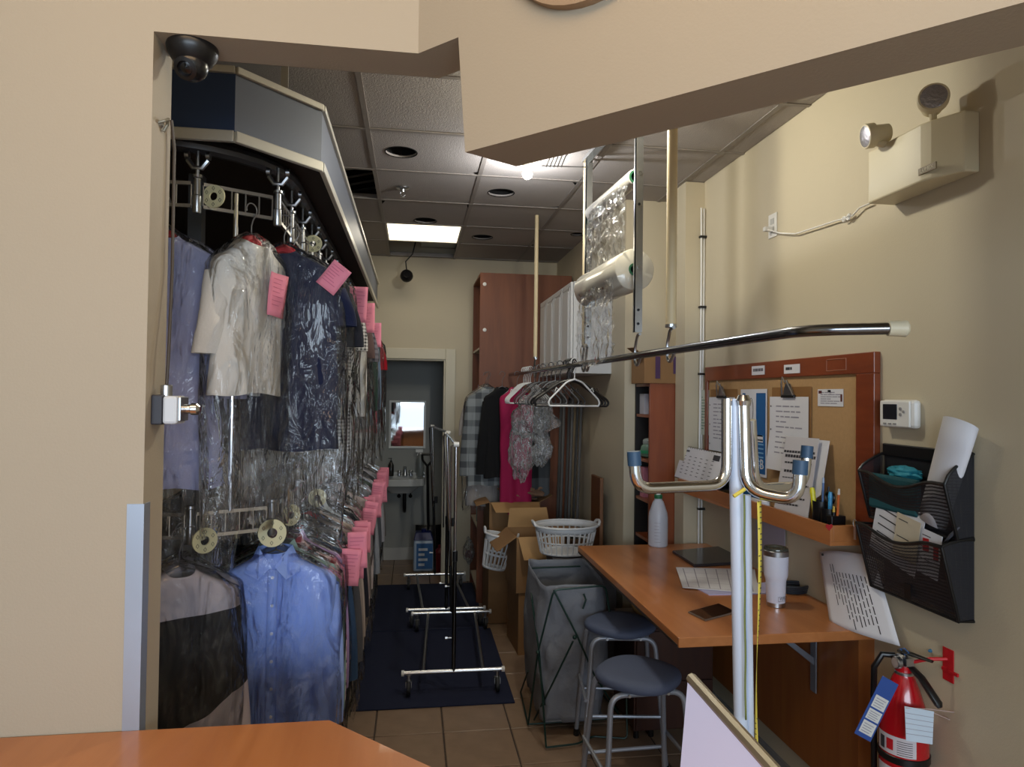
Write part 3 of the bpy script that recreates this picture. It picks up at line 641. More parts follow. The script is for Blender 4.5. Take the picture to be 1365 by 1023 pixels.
MB().tube([(xo+.02, 1.56, zc+.05), (xo+.021, 1.565, zc+.12), (xo+.013, 1.60, zc+.3), (xo+.012, 1.60, 2.30), (xo+.008, 1.59, 2.36)], .0035, 8).build('cable', mat('dark_cable', '3a3026', .5), t, smooth=True)
hk = W(220, 166, X=xo+.01)
t = thing('cable_clip', 'small tarnished metal clip holding the wire high on the left jamb', 'clip', (xo, hk.y, hk.z))
MB().tube([(xo, hk.y-.01, hk.z), (xo+.012, hk.y-.01, hk.z+.004), (xo+.016, hk.y, hk.z+.012), (xo+.012, hk.y+.01, hk.z+.004), (xo+.004, hk.y+.01, hk.z-.012)], .0035, 8).build('loop', mat('aged_tin', '8f8a7a', .5, .5), t, smooth=True)
MB().lathe([(.008,0),(.008,.004),(.004,.007)], (xo, hk.y, hk.z), 'X', 12).build('screw', STEEL, t, smooth=True)
# ---- front service counter
t = thing('service_counter', 'orange wood-laminate service counter top with dark edge in the foreground', 'counter', (-.5, 1.2, 0))
pc = [(-.86, 1.465), (-.80, 1.497), (-.165, 1.497), (.42, .912), (.42, .45), (-1.9, .45), (-1.9, 1.2)]
pc = [(-.86, 1.462), (-.80, 1.497), (-.165, 1.497), (.60, .732), (.60, .50), (-1.2, .50), (-1.2, 1.31)]
MB().prism([(x, y, 1.045) for x, y in pc], (0, 0, .025)).build('top', ORANGE, t, bevel=.0015)
MB().prism([(x*1.0, y+.0015, 1.040) for x, y in pc], (0, 0, .004)).build('edge_band', mat('dark_edge_band', '2a221e', .5), t)
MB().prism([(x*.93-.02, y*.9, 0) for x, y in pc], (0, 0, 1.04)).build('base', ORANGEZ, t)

# ================================================================ RAIL AND WHAT HANGS ON IT
ZR = 1.943
def RX(y): return 1.10-.05*y
t = thing('hanging_rail', 'long chrome clothes rail with cream end cap, hung from the ceiling over the desk', 'rail', (RX(1.65), 1.65, ZR))
e0 = W(1190, 438, Z=ZR+.002); e1 = W(1212, 438, Z=ZR+.002)
MB().tube(rounded([e0, (RX(1.66), 1.66, ZR), (RX(5.74), 5.74, ZR)], .12, 6), .0155, 14).build('tube', mat('chrome_rail', '8f9195', .2, 1), t, smooth=True)
dv = (e1-e0).normalized()
MB().tube([e0-dv*.012, e0+dv*.012, e0+dv*.03, e0+dv*.036], [.0195, .0205, .022, .017], 18).build('end_cap', CREAMP, t, smooth=True)
WOODP = mat('cream_painted_dowel', 'd2bf98', .5)
def hook(mb, y, x=None, top=.085):
    x = RX(y) if x is None else x
    mb.tube(rounded([(x, y-.030, ZR+top), (x, y+.005, ZR+top), (x, y+.035, ZR+.03), (x, y+.035, ZR-.03), (x, y+.01, ZR-.045), (x, y-.02, ZR-.03), (x, y-.035, ZR-.012)], .02, 4), .0065, 8)
    return mb
for k, (y, r) in enumerate(((2.50, .020), (3.62, .014), (4.80, .014))):
    x = RX(y)
    lb = ['thick cream wooden dowel holding up the near end of the chrome rail', 'thin cream dowel beside the far leg of the film-roll frame', 'thin cream dowel in front of the tall cherry cabinet'][k]
    t = thing('ceiling_dowel', lb, 'pole', (x, y, CEIL), group='dowels holding up the chrome rail')
    MB().tube([(x, y, ZR+.09), (x, y, CEIL)], r, 14).build('dowel', WOODP, t, smooth=True)
    hook(MB(), y).build('hook', STEEL, t, smooth=True)
    MB().lathe([(r+.002,0),(r+.002,.012)], (x, y, ZR+.088)).build('collar', STEEL, t)
# frame with two film rolls
ya, yb_ = 2.84, 3.56
t = thing('roll_dispenser', 'aluminium frame hanging from the ceiling with two clear film rolls', 'roll dispenser', (RX(3.2), 3.2, CEIL))
ALU = mat('aluminium', 'c4c8cc', .25, .95)
for y, lb in ((ya, 0), (yb_, 1)):
    x = RX(y)
    MB().box((x-.018, y-.003, ZR+.10), (x+.018, y+.003, CEIL)).box((x-.018, y-.003, ZR+.10), (x-.014, y+.016, CEIL)).build('leg', ALU, t)
    hook(MB(), y, top=.09).build('hook', STEEL, t, smooth=True)
    m2 = MB()
    for z in (2.14, 2.0+.08, 2.6): m2.lathe([(.006,0),(.006,.003)], (x, y-.006, z), 'Y', 10)
    m2.build('bolt', DARKMETAL, t)
tb = MB(); a = Vector((RX(yb_)-.02, yb_, 3.035)); b = Vector((RX(ya)+.0, ya-.35, 3.035))
tb.prism([a+Vector((-.02,0,-.012)), a+Vector((.02,0,-.012)), b+Vector((.02,0,-.012)), b+Vector((-.02,0,-.012))], (0,0,.02)); tb.build('top_channel', ALU, t)
def roll(zc, r, col, rc, name, lb, drop, fm, seed, core):
    p0, p1 = Vector((RX(ya)-.03*0, ya+.05, zc)), Vector((RX(yb_), yb_-.05, zc)); ax = (p1-p0).normalized()
    q = thing(name, lb, 'film roll', (p0+p1)/2)
    n = 40; u = ax.cross(Vector((0,0,1))).normalized(); v = Vector((0,0,1))
    vs = []; L0 = (p1-p0).length
    prof = [(rc, 0), (r-.004, 0), (r, .004), (r*1.0, L0*.33), (r*.985, L0*.66), (r, L0-.004), (r-.004, L0), (rc, L0)]
    for rr, h in prof:
        for k in range(n):
            aa = 2*math.pi*k/n; vs.append(p0+ax*h+(u*math.cos(aa)+v*math.sin(aa))*rr*(1+.012*math.sin(5*aa+h*20)*(0 < h < L0 and rr > rc)))
    fs = [(i*n+k, i*n+(k+1) % n, (i+1)*n+(k+1) % n, (i+1)*n+k) for i in range(len(prof)-1) for k in range(n)]
    MB().add(vs, fs).build('wound_film', col, q, smooth=True, ang=50)
    vs = []
    for rr, h in ((rc, -.004), (rc*.72, -.004), (rc*.72, L0+.004), (rc, L0+.004)):
        for k in range(n):
            aa = 2*math.pi*k/n; vs.append(p0+ax*h+(u*math.cos(aa)+v*math.sin(aa))*rr)
    MB().add(vs, [(i*n+k, i*n+(k+1) % n, ((i+1) % 4)*n+(k+1) % n, ((i+1) % 4)*n+k) for i in range(4) for k in range(n)]).build('core', core, q, smooth=True)
    MB().tube([p0-ax*.055, p1+ax*.055], .010, 10).build('spindle', STEEL, q, smooth=True)
    def sh(uu, vv):
        p = p0+ax*(L0*(.06+.88*uu)); z = zc-.3*r-drop*vv
        return Vector((p.x-r*.9+.02*noise.noise(Vector((uu*9, vv*7, seed)))+.012*noise.noise(Vector((uu*26, vv*20, seed))), p.y, z-(.05*math.sin(uu*2.6+.2) if vv > .9 else 0)))
    MB().grid(sh, 34, 26).build('loose_film', fm, q, smooth=True, ang=80)
roll(2.735, .037, mat('film_wound_grey', 'b9b6b0', .2, coat=.4), .030, 'film_roll', 'thin upper roll of clear film on the aluminium frame', .30, FILMD, 3, mat('green_core', '1f5a3c', .5))
roll(2.325, .092, mat('film_wound_white', 'cfc9ba', .25, coat=.5, var=.06, vscale=10), .028, 'film_roll', 'thick lower roll of clear film with green core on the aluminium frame', .34, FILMD, 8, mat('green_core', '1f5a3c', .5))
# hangers on the rail
def rail_hanger(name, lb, y, m, rz, w=.21, thick=.004, bar=True, grp='empty hangers on the chrome rail'):
    x = RX(y); t = thing(name, lb, 'hanger', (x, y, ZR+.018), R(rz), grp)
    MB().tube(arc((0, 0, -.003), .024, 200, -40, 10)+[Vector((.010, 0, -.035)), Vector((0, 0, -.06)), Vector((0, 0, -.102))], .003 if thick < .006 else .004, 8).build('hook', m, t, world=False, smooth=True)
    mb = MB(); mb.tube(rounded([(0, 0, -.10), (w*.3, 0, -.115), (w*.95, 0, -.215), (w, 0, -.235), (w*.95, 0, -.252)] , .02), thick, 8)
    mb.tube(rounded([(0, 0, -.10), (-w*.3, 0, -.115), (-w*.95, 0, -.215), (-w, 0, -.235), (-w*.95, 0, -.252)], .02), thick, 8)
    if bar: mb.tube([(-w*.95, 0, -.252), (w*.95, 0, -.252)], thick, 8)
    mb.build('shoulders', m, t, world=False, smooth=True)
    m2 = MB(); [m2.tube([(s*w*.62, 0, -.162), (s*w*.62+s*.012, 0, -.148), (s*w*.62+s*.022, 0, -.172)], .0025, 6) for s in (-1, 1)]
    m2.build('notch', m, t, world=False)['kind'] = 'stuff'; return t
WH = mat('white_hanger_plastic', 'dcdcda', .35); BH = mat('black_hanger_plastic', '131214', .35); GH = mat('grey_hanger_plastic', '6f7072', .4)
rail_hanger('clothes_hanger', 'white plastic hanger at the front of the black hangers on the rail', 3.80, WH, 10, w=.158, thick=.005)
for k in range(4): rail_hanger('clothes_hanger', ['black plastic hanger just behind the front white hanger', 'second black hanger behind the front white one', 'third black hanger behind the front white one', 'fourth black hanger behind the front white one'][k], 3.85+.035*k, BH, -4+6*(k % 3), w=.215, thick=.0065)
gl_ = ['first grey hanger between the black and white hangers', 'second grey hanger behind the black ones', 'third grey hanger in the middle of the rail', 'fourth grey hanger in the middle of the rail', 'fifth grey hanger, bent slightly on the rail', 'sixth grey hanger in front of the white ones', 'seventh grey hanger next to the white ones']
for k in range(7): rail_hanger('clothes_hanger', gl_[k], 4.12+.11*k, GH if k % 2 else mat('dark_grey_hanger', '3a3a3c', .4), 20+4*(k % 4), w=.19, thick=.0045)
wl_ = ['nearest of the five white hangers at the far end of the rail', 'second of the far white hangers', 'middle one of the far white hangers', 'fourth of the far white hangers', 'last of the far white hangers, by the plaid garment']
for k in range(5): rail_hanger('clothes_hanger', wl_[k], 4.95+.06*k, WH, 30+2*k, w=.20, thick=.005)
# clothes at the far end of the rail
def rail_garment(name, lb, y, m, **k):
    return garment(name, lb, 'garment', (RX(y)+k.pop('dx', 0), y, ZR+.015), k.pop('rz', 8), m, group='clothes at the far end of the chrome rail', cover=k.pop('cover', False), **k)
MAG = mat('magenta_fabric', 'a8104c', .8, var=.08, vscale=5)
rail_garment('magenta_dress', 'sleeveless magenta dress on the chrome rail above the cardboard boxes', 5.34, MAG, hem=-1.12, hw=.14, seed=71, style='top', sleeve=0, flare=.97, dx=-.02)
rail_garment('black_cardigan', 'black long-sleeved cardigan left of the magenta dress', 5.44, mat('black_knit', '0b0b0d', .95), hem=-.85, hw=.15, seed=72, style='top', sleeve=.60, dx=-.12)
rail_garment('plaid_jacket', 'grey plaid jacket at the left end of the rail by the cabinet', 5.54, checks('grey_plaid', '8f9393', '4a4d50', scale=9), hem=-.92, hw=.17, seed=73, style='top', sleeve=.62, dx=-.22)
rail_garment('pale_blouse', 'pale crumpled blouse in film hanging left of the plaid jacket', 5.64, cloth('a59c96'), hem=-1.1, hw=.17, seed=74, style='top', sleeve=.3, dx=-.22, cover=True, ext=.05)
rail_garment('black_skirt', 'black and grey skirt right of the magenta dress under crumpled film', 5.42, checks('dark_skirt', '141416', '55585a', scale=3), hem=-1.0, hw=.11, seed=75, style='top', sleeve=0, dx=.17)
def wad(c, r, seed, sc_=(1, .7, 1.5)):
    def fn(u, v):
        a, b = 2*math.pi*u, math.pi*(v*.99+.005); d = Vector((math.sin(b)*math.cos(a), math.sin(b)*math.sin(a), math.cos(b)))
        k = r*(1+.40*noise.noise(d*2.1+Vector((seed,0,0)))+.10*noise.noise(d*6))
        return Vector(c)+Vector((d.x*sc_[0], d.y*sc_[1], d.z*sc_[2]))*k
    return MB().grid(fn, 44, 30, True)
t = thing('film_wad', 'crumpled clear plastic bags hanging from the rail over the magenta dress', 'plastic bags', (RX(4.95), 4.95, ZR))
FW = plastic_film('wadded_clear_film', base=.14, streak_glint=.50, scale=18)
wad((RX(4.95)+.03, 4.95, 1.60), .16, 2, (1, .6, .95)).build('bag', FW, t, smooth=True)
wad((RX(4.95)-.07, 4.90, 1.36), .15, 5, (.6, .4, 1.35)).build('bag', FILMD, t, smooth=True)
wad((RX(4.95)+.09, 4.92, 1.38), .10, 9, (.7, .5, 1.2)).build('bag', FW, t, smooth=True)
MB().tube([(RX(4.95)+.03, 4.95, ZR+.018), (RX(4.95)+.03, 4.95, 1.72)], .003, 6).build('twist', FW, t)

# ================================================================ TALL CABINET, WALL CABINET, BOOKCASE
x0, x1, y0, y1, zt = .555, 1.355, 5.80, 6.47, 2.815
t = thing('tall_cabinet', 'tall cherry-laminate cabinet with open shelves facing left, at the back wall', 'cabinet', (.95, 6.1, 0))
MB().box((x0, y0, 0), (x1, y0+.018, zt)).build('side_panel', CHERRY, t, bevel=.001)
MB().box((x0, y1-.018, 0), (x1, y1, zt)).build('side_panel', CHERRY, t)
CABI = mat('pale_melamine', 'b5a998', .5)
MB().box((x0+.25, y0+.018, 0), (x0+.262, y1-.018, zt-.018)).build('back_panel', CABI, t)
MB().box((x0, y0+.018, zt-.018), (x1, y1-.018, zt)).build('top_panel', CHERRY, t)
for z in (.10, .62, 1.1, 1.62, 2.16): MB().box((x0+.004, y0+.018, z), (x0+.25, y1-.018, z+.018)).build('shelf', CABI, t)
for px, py in ((646, 379), (646, 440), (648, 516)):
    p = W(px, py, Y=y0); MB().lathe([(.016,0),(.016,-.004),(.010,-.006)], (p.x, y0, p.z), 'Y', 16).build('cap', WHITEP, t)
for k, (z, nm) in enumerate(((.64, 0), (1.12, 1), (1.64, 2))):
    q = MB(); q.box((x0+.02, 5.9+.02*k, z), (x0+.20, 6.12, z+.16+.03*k))
    tag(q.build('storage_box', [mat('teal_box', '6d8a8c', .7), mat('grey_box', '9a9c9e', .7), mat('mauve_box', '8c6f86', .7)][k], bevel=.004), ['teal box on the lowest open shelf of the tall cabinet', 'grey box on the middle shelf of the tall cabinet', 'mauve box on an upper shelf of the tall cabinet'][k], 'box')
# white wall cabinet
cx, cy0, cy1, cz0, cz1 = 1.075, 4.62, 5.78, 1.925, 2.565
t = thing('wall_cabinet', 'white wall cabinet with raised-panel doors above the rail', 'cabinet', (1.22, 5.2, cz0))
MB().box((cx+.02, cy0, cz0), (XRR, cy1, cz1)).build('body', CABW, t, bevel=.002)
nd = 4; dw = (cy1-cy0)/nd
for k in range(nd):
    a, b = cy0+k*dw+.004, cy0+(k+1)*dw-.004
    mb = MB(); mb.box((cx, a, cz0+.004), (cx+.018, b, cz1-.004))
    dr = mb.build('door', CABW, t, bevel=.003)
    mp = MB(); f = .05; zz0, zz1 = cz0+.06, cz1-.06
    for (o1, o2, x_) in ((0, .0, 0),):
        mp.box((cx-.004, a+.03, zz0-.03), (cx, a+f, zz1+.03)); mp.box((cx-.004, b-f, zz0-.03), (cx, b-.03, zz1+.03)); mp.box((cx-.004, a+.03, zz0-.03), (cx, b-.03, zz0-.012)); mp.box((cx-.004, a+.03, zz1+.012), (cx, b-.03, zz1+.03))
    mp.build('moulding', CABW, dr, bevel=.003)
    MB().prism([(cx-.007, a+f+.012, zz0+.004), (cx-.007, b-f-.012, zz0+.004), (cx-.007, b-f-.012, zz1-.004), (cx-.007, a+f+.012, zz1-.004)], (.008, 0, 0)).build('raised_panel', CABW, dr, bevel=.004)
    ky = b-.02 if k % 2 == 0 else a+.02
    MB().lathe([(.005,0),(.005,-.012),(.011,-.016),(.011,-.022),(.004,-.026)], (cx, ky, cz0+.05), 'X', 14).build('knob', DARKMETAL, dr, smooth=True)
# bookcase in the niche
bx0, bx1, by0, by1, bz = 1.44, 1.715, 4.03, 4.31, 1.85
t = thing('bookcase', 'narrow cherry bookcase with dark shelves in the niche beside the column', 'bookcase', (1.55, 4.15, 0))
BK = wood('bookcase_laminate', '84401f', '934c28', .35, axis='Z')
DARKI = mat('dark_laminate', '17110f', .6)
MB().box((bx0, by0, 0), (bx1, by0+.018, bz)).build('side_panel', BK, t, bevel=.001)
MB().box((bx0, by1-.018, 0), (bx1, by1, bz)).build('side_panel', DARKI, t)
MB().box((bx1-.01, by0+.018, 0), (bx1, by1-.018, bz)).build('back_panel', DARKI, t)
MB().box((bx0, by0+.018, bz-.018), (bx1, by1-.018, bz)).build('top_panel', BK, t)
shz = [W(850, 552, X=bx0).z, W(850, 610, X=bx0).z, W(850, 662, X=bx0).z, W(850, 712, X=bx0).z, .45]
for z in shz: MB().box((bx0+.005, by0+.018, z-.018), (bx1-.01, by1-.018, z)).build('shelf', BK, t)
def paper_stack(name, lb, cat, a, b, m, n=1):
    return tag(MB().box(a, b).build(name, m, bevel=.002), lb, cat)
z = shz[0]; paper_stack('white_box', 'white paper box on the top shelf of the dark bookcase', 'box', (bx0+.02, by0+.16, z), (bx0+.10, by0+.25, z+.13), mat('pale_grey_card', 'b9b8c0', .7))
z = shz[2]; paper_stack('pink_binder', 'pink binder standing on the shelf below the green jar', 'binder', (bx0+.02, by0+.17, z), (bx0+.12, by0+.23, z+.19), mat('dusty_pink_card', 'c07888', .7))
z = shz[1]; t = thing('jar', 'round green and clear jar on the bookcase shelf above the pink binder', 'jar', (bx0+.06, by0+.19, z))
MB().lathe([(.03,0),(.05,.012),(.058,.04),(.05,.075),(.035,.09)], (bx0+.065, by0+.19, z), seg=28).build('body', mat('green_glass', '7fa088', .15, trans=.3), t, smooth=True)
MB().lathe([(.038,.088),(.040,.092),(.040,.112),(.030,.122),(.012,.126)], (bx0+.065, by0+.19, z), seg=28).build('lid', mat('clear_lid', 'b7bfb8', .2, trans=.3), t, smooth=True)
MB().lathe([(.0585,.03),(.0587,.05)], (bx0+.065, by0+.19, z), seg=28, cap=False).build('band', mat('green_label', '2f8f60', .5), t, smooth=True)
# cardboard box on top of the bookcase
t = thing('cardboard_box', 'cardboard box with purple print on top of the narrow bookcase', 'box', (1.55, 4.15, bz))
MB().box((1.40, 4.02, bz), (1.69, 4.27, bz+.17)).build('body', CARD, t, bevel=.002)
MB().box((1.47, 4.017, bz+.03), (1.50, 4.0195, bz+.165)).box((1.585, 4.017, bz+.06), (1.66, 4.0195, bz+.165)).build('print', mat('purple_print', '4a2d55', .7), t)
MB().prism([(1.40, 4.02, bz+.17), (1.40, 4.15, bz+.17), (1.33, 4.15, bz+.22), (1.33, 4.02, bz+.215)], (0, 0, .003)).build('flap', CARD, t)
t = thing('paper_bundle', 'thin bundle of folded brown paper lying on the cardboard box above the bookcase', 'paper', (1.55, 4.1, bz+.17))
for k in range(4): MB().box((1.36+.01*k, 4.03+.01*k, bz+.172+.008*k), (1.60-.015*k, 4.2, bz+.177+.008*k)).build('sheet', mat('tan_paper', 'b59d76', .8), t)
MB().tube([(1.665, 4.06, bz+.172), (1.665, 4.05, bz+.23)], .008, 8).build('pen_stub', BLKP, t)

# ================================================================ CORKBOARD, LEDGE, DESK
ky0, ky1, kz1, kz0 = 2.315, 3.80, 1.943, 1.25
t = thing('notice_board', 'long cork notice board with a cherry wood frame on the right wall', 'notice board', (XR, 3.0, 1.6))
MB().box((XR-.016, ky0+.10, kz0), (XR-.002, ky1-.03, kz1-.075)).build('cork', CORK, t)
def fr(a, b): MB().box(a, b).build('frame_rail', FRAME, t, bevel=.003)
fr((XR-.028, ky0, kz1-.08), (XR, ky1, kz1)); fr((XR-.028, ky0, kz0-.03), (XR, ky0+.105, kz1-.08)); fr((XR-.028, ky1-.035, kz0-.03), (XR, ky1, kz1-.08))
def flat_label(name, lb, px0, px1, py0, py1, lines, m=PAPER, X=XR-.030, seedl=0, mark=INK, cat='label'):
    a = W(px0, (py0+py1)/2, X=X); b = W(px1, (py0+py1)/2, X=X); zt_ = W((px0+px1)/2, py0, X=X).z; zb_ = W((px0+px1)/2, py1, X=X).z
    ya_, yb2 = min(a.y, b.y), max(a.y, b.y)
    o = thing(name, lb, cat, (X, (ya_+yb2)/2, zb_))
    MB().box((X, ya_, zb_), (X+.0012, yb2, zt_)).build('sheet', m, o)
    rs = random.Random(seedl); mb = MB(); h = zt_-zb_; n = lines
    for k in range(n):
        z = zt_-h*(.14+.76*(k+.2)/n); th = h*.32/n; y = yb2-(yb2-ya_)*.12
        while y > ya_+(yb2-ya_)*.14:
            wl = rs.uniform(.10, .28)*(yb2-ya_); e = max(ya_+(yb2-ya_)*.1, y-wl); mb.add([(X-.0006, y, z), (X-.0006, e, z), (X-.0006, e, z-th), (X-.0006, y, z-th)], [(0,1,2,3)]); y = e-.02*(yb2-ya_)
            if rs.random() < .12: break
    if n: mb.build('writing', mark, o)
    return o, (ya_, yb2, zb_, zt_)
flat_label('frame_label', 'left white label stuck on the top frame of the notice board', 1002, 1019, 488, 500, 1, seedl=1, mark=mat('grey_ink', '6a6870', .8))
flat_label('frame_label', 'right white label stuck on the top frame of the notice board', 1045, 1066, 486, 498, 1, seedl=2)
o = tag(MB().tube([W(1102, 480, X=XR-.029), W(1128, 478, X=XR-.029), W(1128, 493, X=XR-.029), W(1102, 495, X=XR-.029)], .002, 4, closed=True).build('label_holder', mat('worn_tape', 'a06a50', .6)), 'empty worn tape outline on the right of the notice board frame', 'label')
_, bb = flat_label('business_card', 'small white card pinned at the upper right of the cork board', 1090, 1124, 519, 542, 6, X=XR-.019, seedl=3, mark=LINK, cat='card')
MB().box((XR-.0205, bb[1]-.03, bb[3]-.018), (XR-.0195, bb[1]-.008, bb[3]-.006)).box((XR-.0205, bb[0]+.006, bb[2]+.02), (XR-.0195, bb[0]+.016, bb[2]+.05)).build('logo', mat('dark_red_ink', '5a2020', .7), _)
MB().lathe([(.005,0),(.005,-.008)], (XR-.019, (bb[0]+bb[1])/2, bb[3]-.008), 'X', 10).build('pin', BLKP, _)
_, bb = flat_label('green_lined_sheet', 'narrow green-lined sheet at the far left of the cork board', 934, 945, 520, 580, 12, m=mat('pale_green_paper', 'c2c8bc', .8), X=XR-.019, seedl=4, mark=mat('green_ink', '7d9684', .8), cat='paper')
# clipboards
def clipboard(lb, px0, px1, py0, py1, psheet, seedl, curl=0):
    X = XR-.022; a = W(px0, 560, X=X); b = W(px1, 560, X=X); z1_ = W((px0+px1)/2, py0, X=X).z; z0_ = W((px0+px1)/2, py1, X=X).z
    t = thing('clipboard', lb, 'clipboard', (X, (a.y+b.y)/2, z0_))
    MB().box((X, b.y, z0_+.03), (X+.003, a.y-.012, z1_)).build('board', mat('brown_hardboard', '8a6236', .6), t, bevel=.004)
    ym = (a.y+b.y)/2
    def sh(u, v):
        y = a.y+.0-(a.y-b.y-.012)*u; z = z1_-.045-(z1_-.045-z0_)*v
        return Vector((X-.004-.02*curl*max(0, v-.5)*2*(1-u), y, z))
    pp = MB().grid(sh, 8, 12).build('paper', PAPER, t, smooth=True)
    rs = random.Random(seedl); mb = MB()
    for k in range(10):
        v = .12+.07*k; u = .18
        while u < .8:
            du = rs.uniform(.08, .22); p, q = sh(u, v), sh(min(.86, u+du), v); dz = Vector((-.0008, 0, -.006))
            mb.add([p+Vector((-.0008,0,0)), q+Vector((-.0008,0,0)), q+dz, p+dz], [(0,1,2,3)]); u += du+.03
            if rs.random() < .1: break
    mb.build('handwriting', LINK, pp)
    hm = MB(); [hm.lathe([(.004,0),(.004,-.001)], (X-.0052, a.y-.014, z1_-.09-d), 'X', 8) for d in (0, .11, .22)]; hm.build('punch_hole', INK, pp)
    cl = MB(); cl.box((X-.014, ym-.055, z1_-.05), (X-.003, ym+.055, z1_-.036)); cl.build('clip', DARKMETAL, t, bevel=.003)
    c2 = MB(); c2.tube([(X-.010, ym-.045, z1_-.04), (X-.022, ym-.02, z1_+.012), (X-.024, ym-.012, z1_+.03)], .005, 8).tube([(X-.010, ym+.05, z1_-.04), (X-.024, ym+.03, z1_+.02), (X-.018, ym+.035, z1_+.045), (X-.012, ym+.02, z1_+.02)], .0045, 8)
    c2.prism([(X-.006, ym-.045, z1_-.036), (X-.006, ym+.045, z1_-.036), (X-.012, ym+.02, z1_+.015), (X-.012, ym-.02, z1_+.015)], (.003, 0, 0)); c2.build('lever', STEEL, t, smooth=True)
clipboard('clipboard with handwritten sheet at the left of the cork board', 946, 982, 519, 603, None, 11)
clipboard('clipboard with handwritten sheet in the middle of the cork board', 1027, 1081, 516, 630, None, 12, curl=1)
# blue flyer
X = XR-.021; a = W(987, 600, X=X); b = W(1022, 600, X=X); z1_ = W(1005, 519, X=X).z; z0_ = W(1005, 642, X=X).z; zc_ = W(1005, 680, X=X).z
t = thing('blue_flyer', 'blue and white flyer on the cork board behind the chrome arm', 'flyer', (X, (a.y+b.y)/2, z0_))
MB().box((X, b.y, z0_+.03), (X+.001, a.y, z1_)).build('sheet', PAPER, t)
MB().box((X-.0008, b.y+.012, z0_+.045), (X-.0002, a.y-.02, z1_-.02)).box((X-.0008, b.y+.07, zc_), (X-.0002, a.y-.02, z0_+.045)).build('blue_print', BLUEINK, t)
ym = (a.y+b.y)/2
MB().box((X-.0014, ym-.03, z1_-.20), (X-.0009, ym+.08, z1_-.012)).box((X-.0014, b.y+.035, z0_+.20), (X-.0009, ym+.03, z0_+.235)).build('white_panel', PAPER, t, bevel=0)
MB().tube([(X-.0016, ym+.02+.022*math.cos(q*.52), z1_-.105+.06*math.sin(q*.52)) for q in range(12)], .0018, 4, closed=True).build('outline_drawing', INK, t)
text_mesh('lettering', 'B', .07, frame((X-.0012, b.y+.045, z0_+.09), (0,-1,0), (0,0,1)), PAPER, t)
mb = MB()
for k in range(8): mb.box((X-.0014, b.y+.03, z1_-.235-.021*k), (X-.0009, b.y+.03+random.Random(k).uniform(.07, .14), z1_-.228-.021*k))
mb.build('small_print', mat('pale_blue_print', '7fb0d8', .7), t)
# ledge
lx0 = 1.555; lz0, lz1 = 1.213, 1.288
t = thing('wall_ledge', 'orange wood ledge under the cork board with a red heart on its end', 'shelf', (1.63, 3.1, lz0))
MB().box((lx0, 2.37, lz0), (XR, 3.86, lz0+.016)).build('bottom_board', ORANGE, t, bevel=.001)
MB().box((lx0, 2.37, lz0+.016), (lx0+.014, 3.86, lz1)).build('front_board', ORANGE, t, bevel=.001)
MB().box((lx0+.014, 2.37, lz0+.016), (XR, 2.384, lz1)).build('end_board', ORANGE, t, bevel=.001)
hc = W(1104, 703, Y=2.369)
def heart(n=24):
    return [(.0009*16*math.sin(a)**3, .0009*(13*math.cos(a)-5*math.cos(2*a)-2*math.cos(3*a)-math.cos(4*a))) for a in [2*math.pi*k/n for k in range(n)]]
MB().prism([(hc.x+x_+.004, 2.3685, hc.z+z_) for x_, z_ in heart()], (0, .0012, 0)).build('heart', mat('red_heart', 'b02020', .5), t)
# desk
dzt, dzb = .910, .874
DX0, DX1, DY0, DY1 = .945, XR, 2.325, 3.82
t = thing('wall_desk', 'orange wood-laminate desk along the right wall', 'desk', (1.33, 3.0, 0))
cut = .16
MB().prism([(DX0, DY0+.0, dzb), (DX1, DY0, dzb), (DX1, DY1, dzb), (DX0+.0, DY1, dzb)], (0, 0, dzt-dzb)).build('top', ORANGE, t, bevel=.003)
MB().box((DX0-.0015, DY0+.01, dzb-.002), (DX0+.004, DY1-.01, dzb+.008)).build('edge_strip', mat('dark_edge_band', '2a221e', .5), t)
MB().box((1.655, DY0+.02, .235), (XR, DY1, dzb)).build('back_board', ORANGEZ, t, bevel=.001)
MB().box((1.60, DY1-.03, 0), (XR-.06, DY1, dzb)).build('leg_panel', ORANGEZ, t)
bxx = 1.65; q = MB()
q.box((bxx-.006, 2.60, .56), (bxx, 2.64, dzb)); q.box((bxx-.30, 2.60, dzb-.006), (bxx, 2.64, dzb))
q.prism([(bxx-.26, 2.612, dzb-.006), (bxx-.235, 2.612, dzb-.006), (bxx-.004, 2.612, .70), (bxx-.004, 2.612, .67)], (0, .016, 0)); q.build('bracket', GREYP, t, bevel=.002)
# low unit under desk
t = thing('drawer_unit', 'low dark cherry unit standing under the far end of the desk', 'cabinet', (1.35, 3.65, 0))
DKC = wood('dark_cherry', '34180f', '40200f', .5, axis='Z')
MB().box((1.15, 3.42, .04), (1.58, 3.78, .56)).build('body', DKC, t, bevel=.002)
MB().box((1.16, 3.405, .30), (1.57, 3.42, .55)).build('drawer_front', DKC, t, bevel=.002)
MB().box((1.16, 3.405, .05), (1.57, 3.42, .29)).build('drawer_front', DKC, t, bevel=.002)
for a_ in ((1.17, 3.44), (1.56, 3.44), (1.17, 3.76), (1.56, 3.76)): MB().lathe([(.015,0),(.012,.04)], (*a_, 0), seg=10).build('foot', BLKP, t)
t = thing('patterned_bag', 'small yellow and dark patterned bag on the unit under the desk', 'bag', (1.3, 3.6, .56))
MB().sphere((1.30, 3.58, .66), .10, 18, 12, (1.2, .7, 1)).build('body', mat('patterned_cloth', '8a6a3a', .8, var=.7, vscale=30), t, smooth=True)
MB().tube(arc((1.30, 3.58, .72), .06, 0, 180, 10), .006, 6).build('strap', BLKP, t, smooth=True)

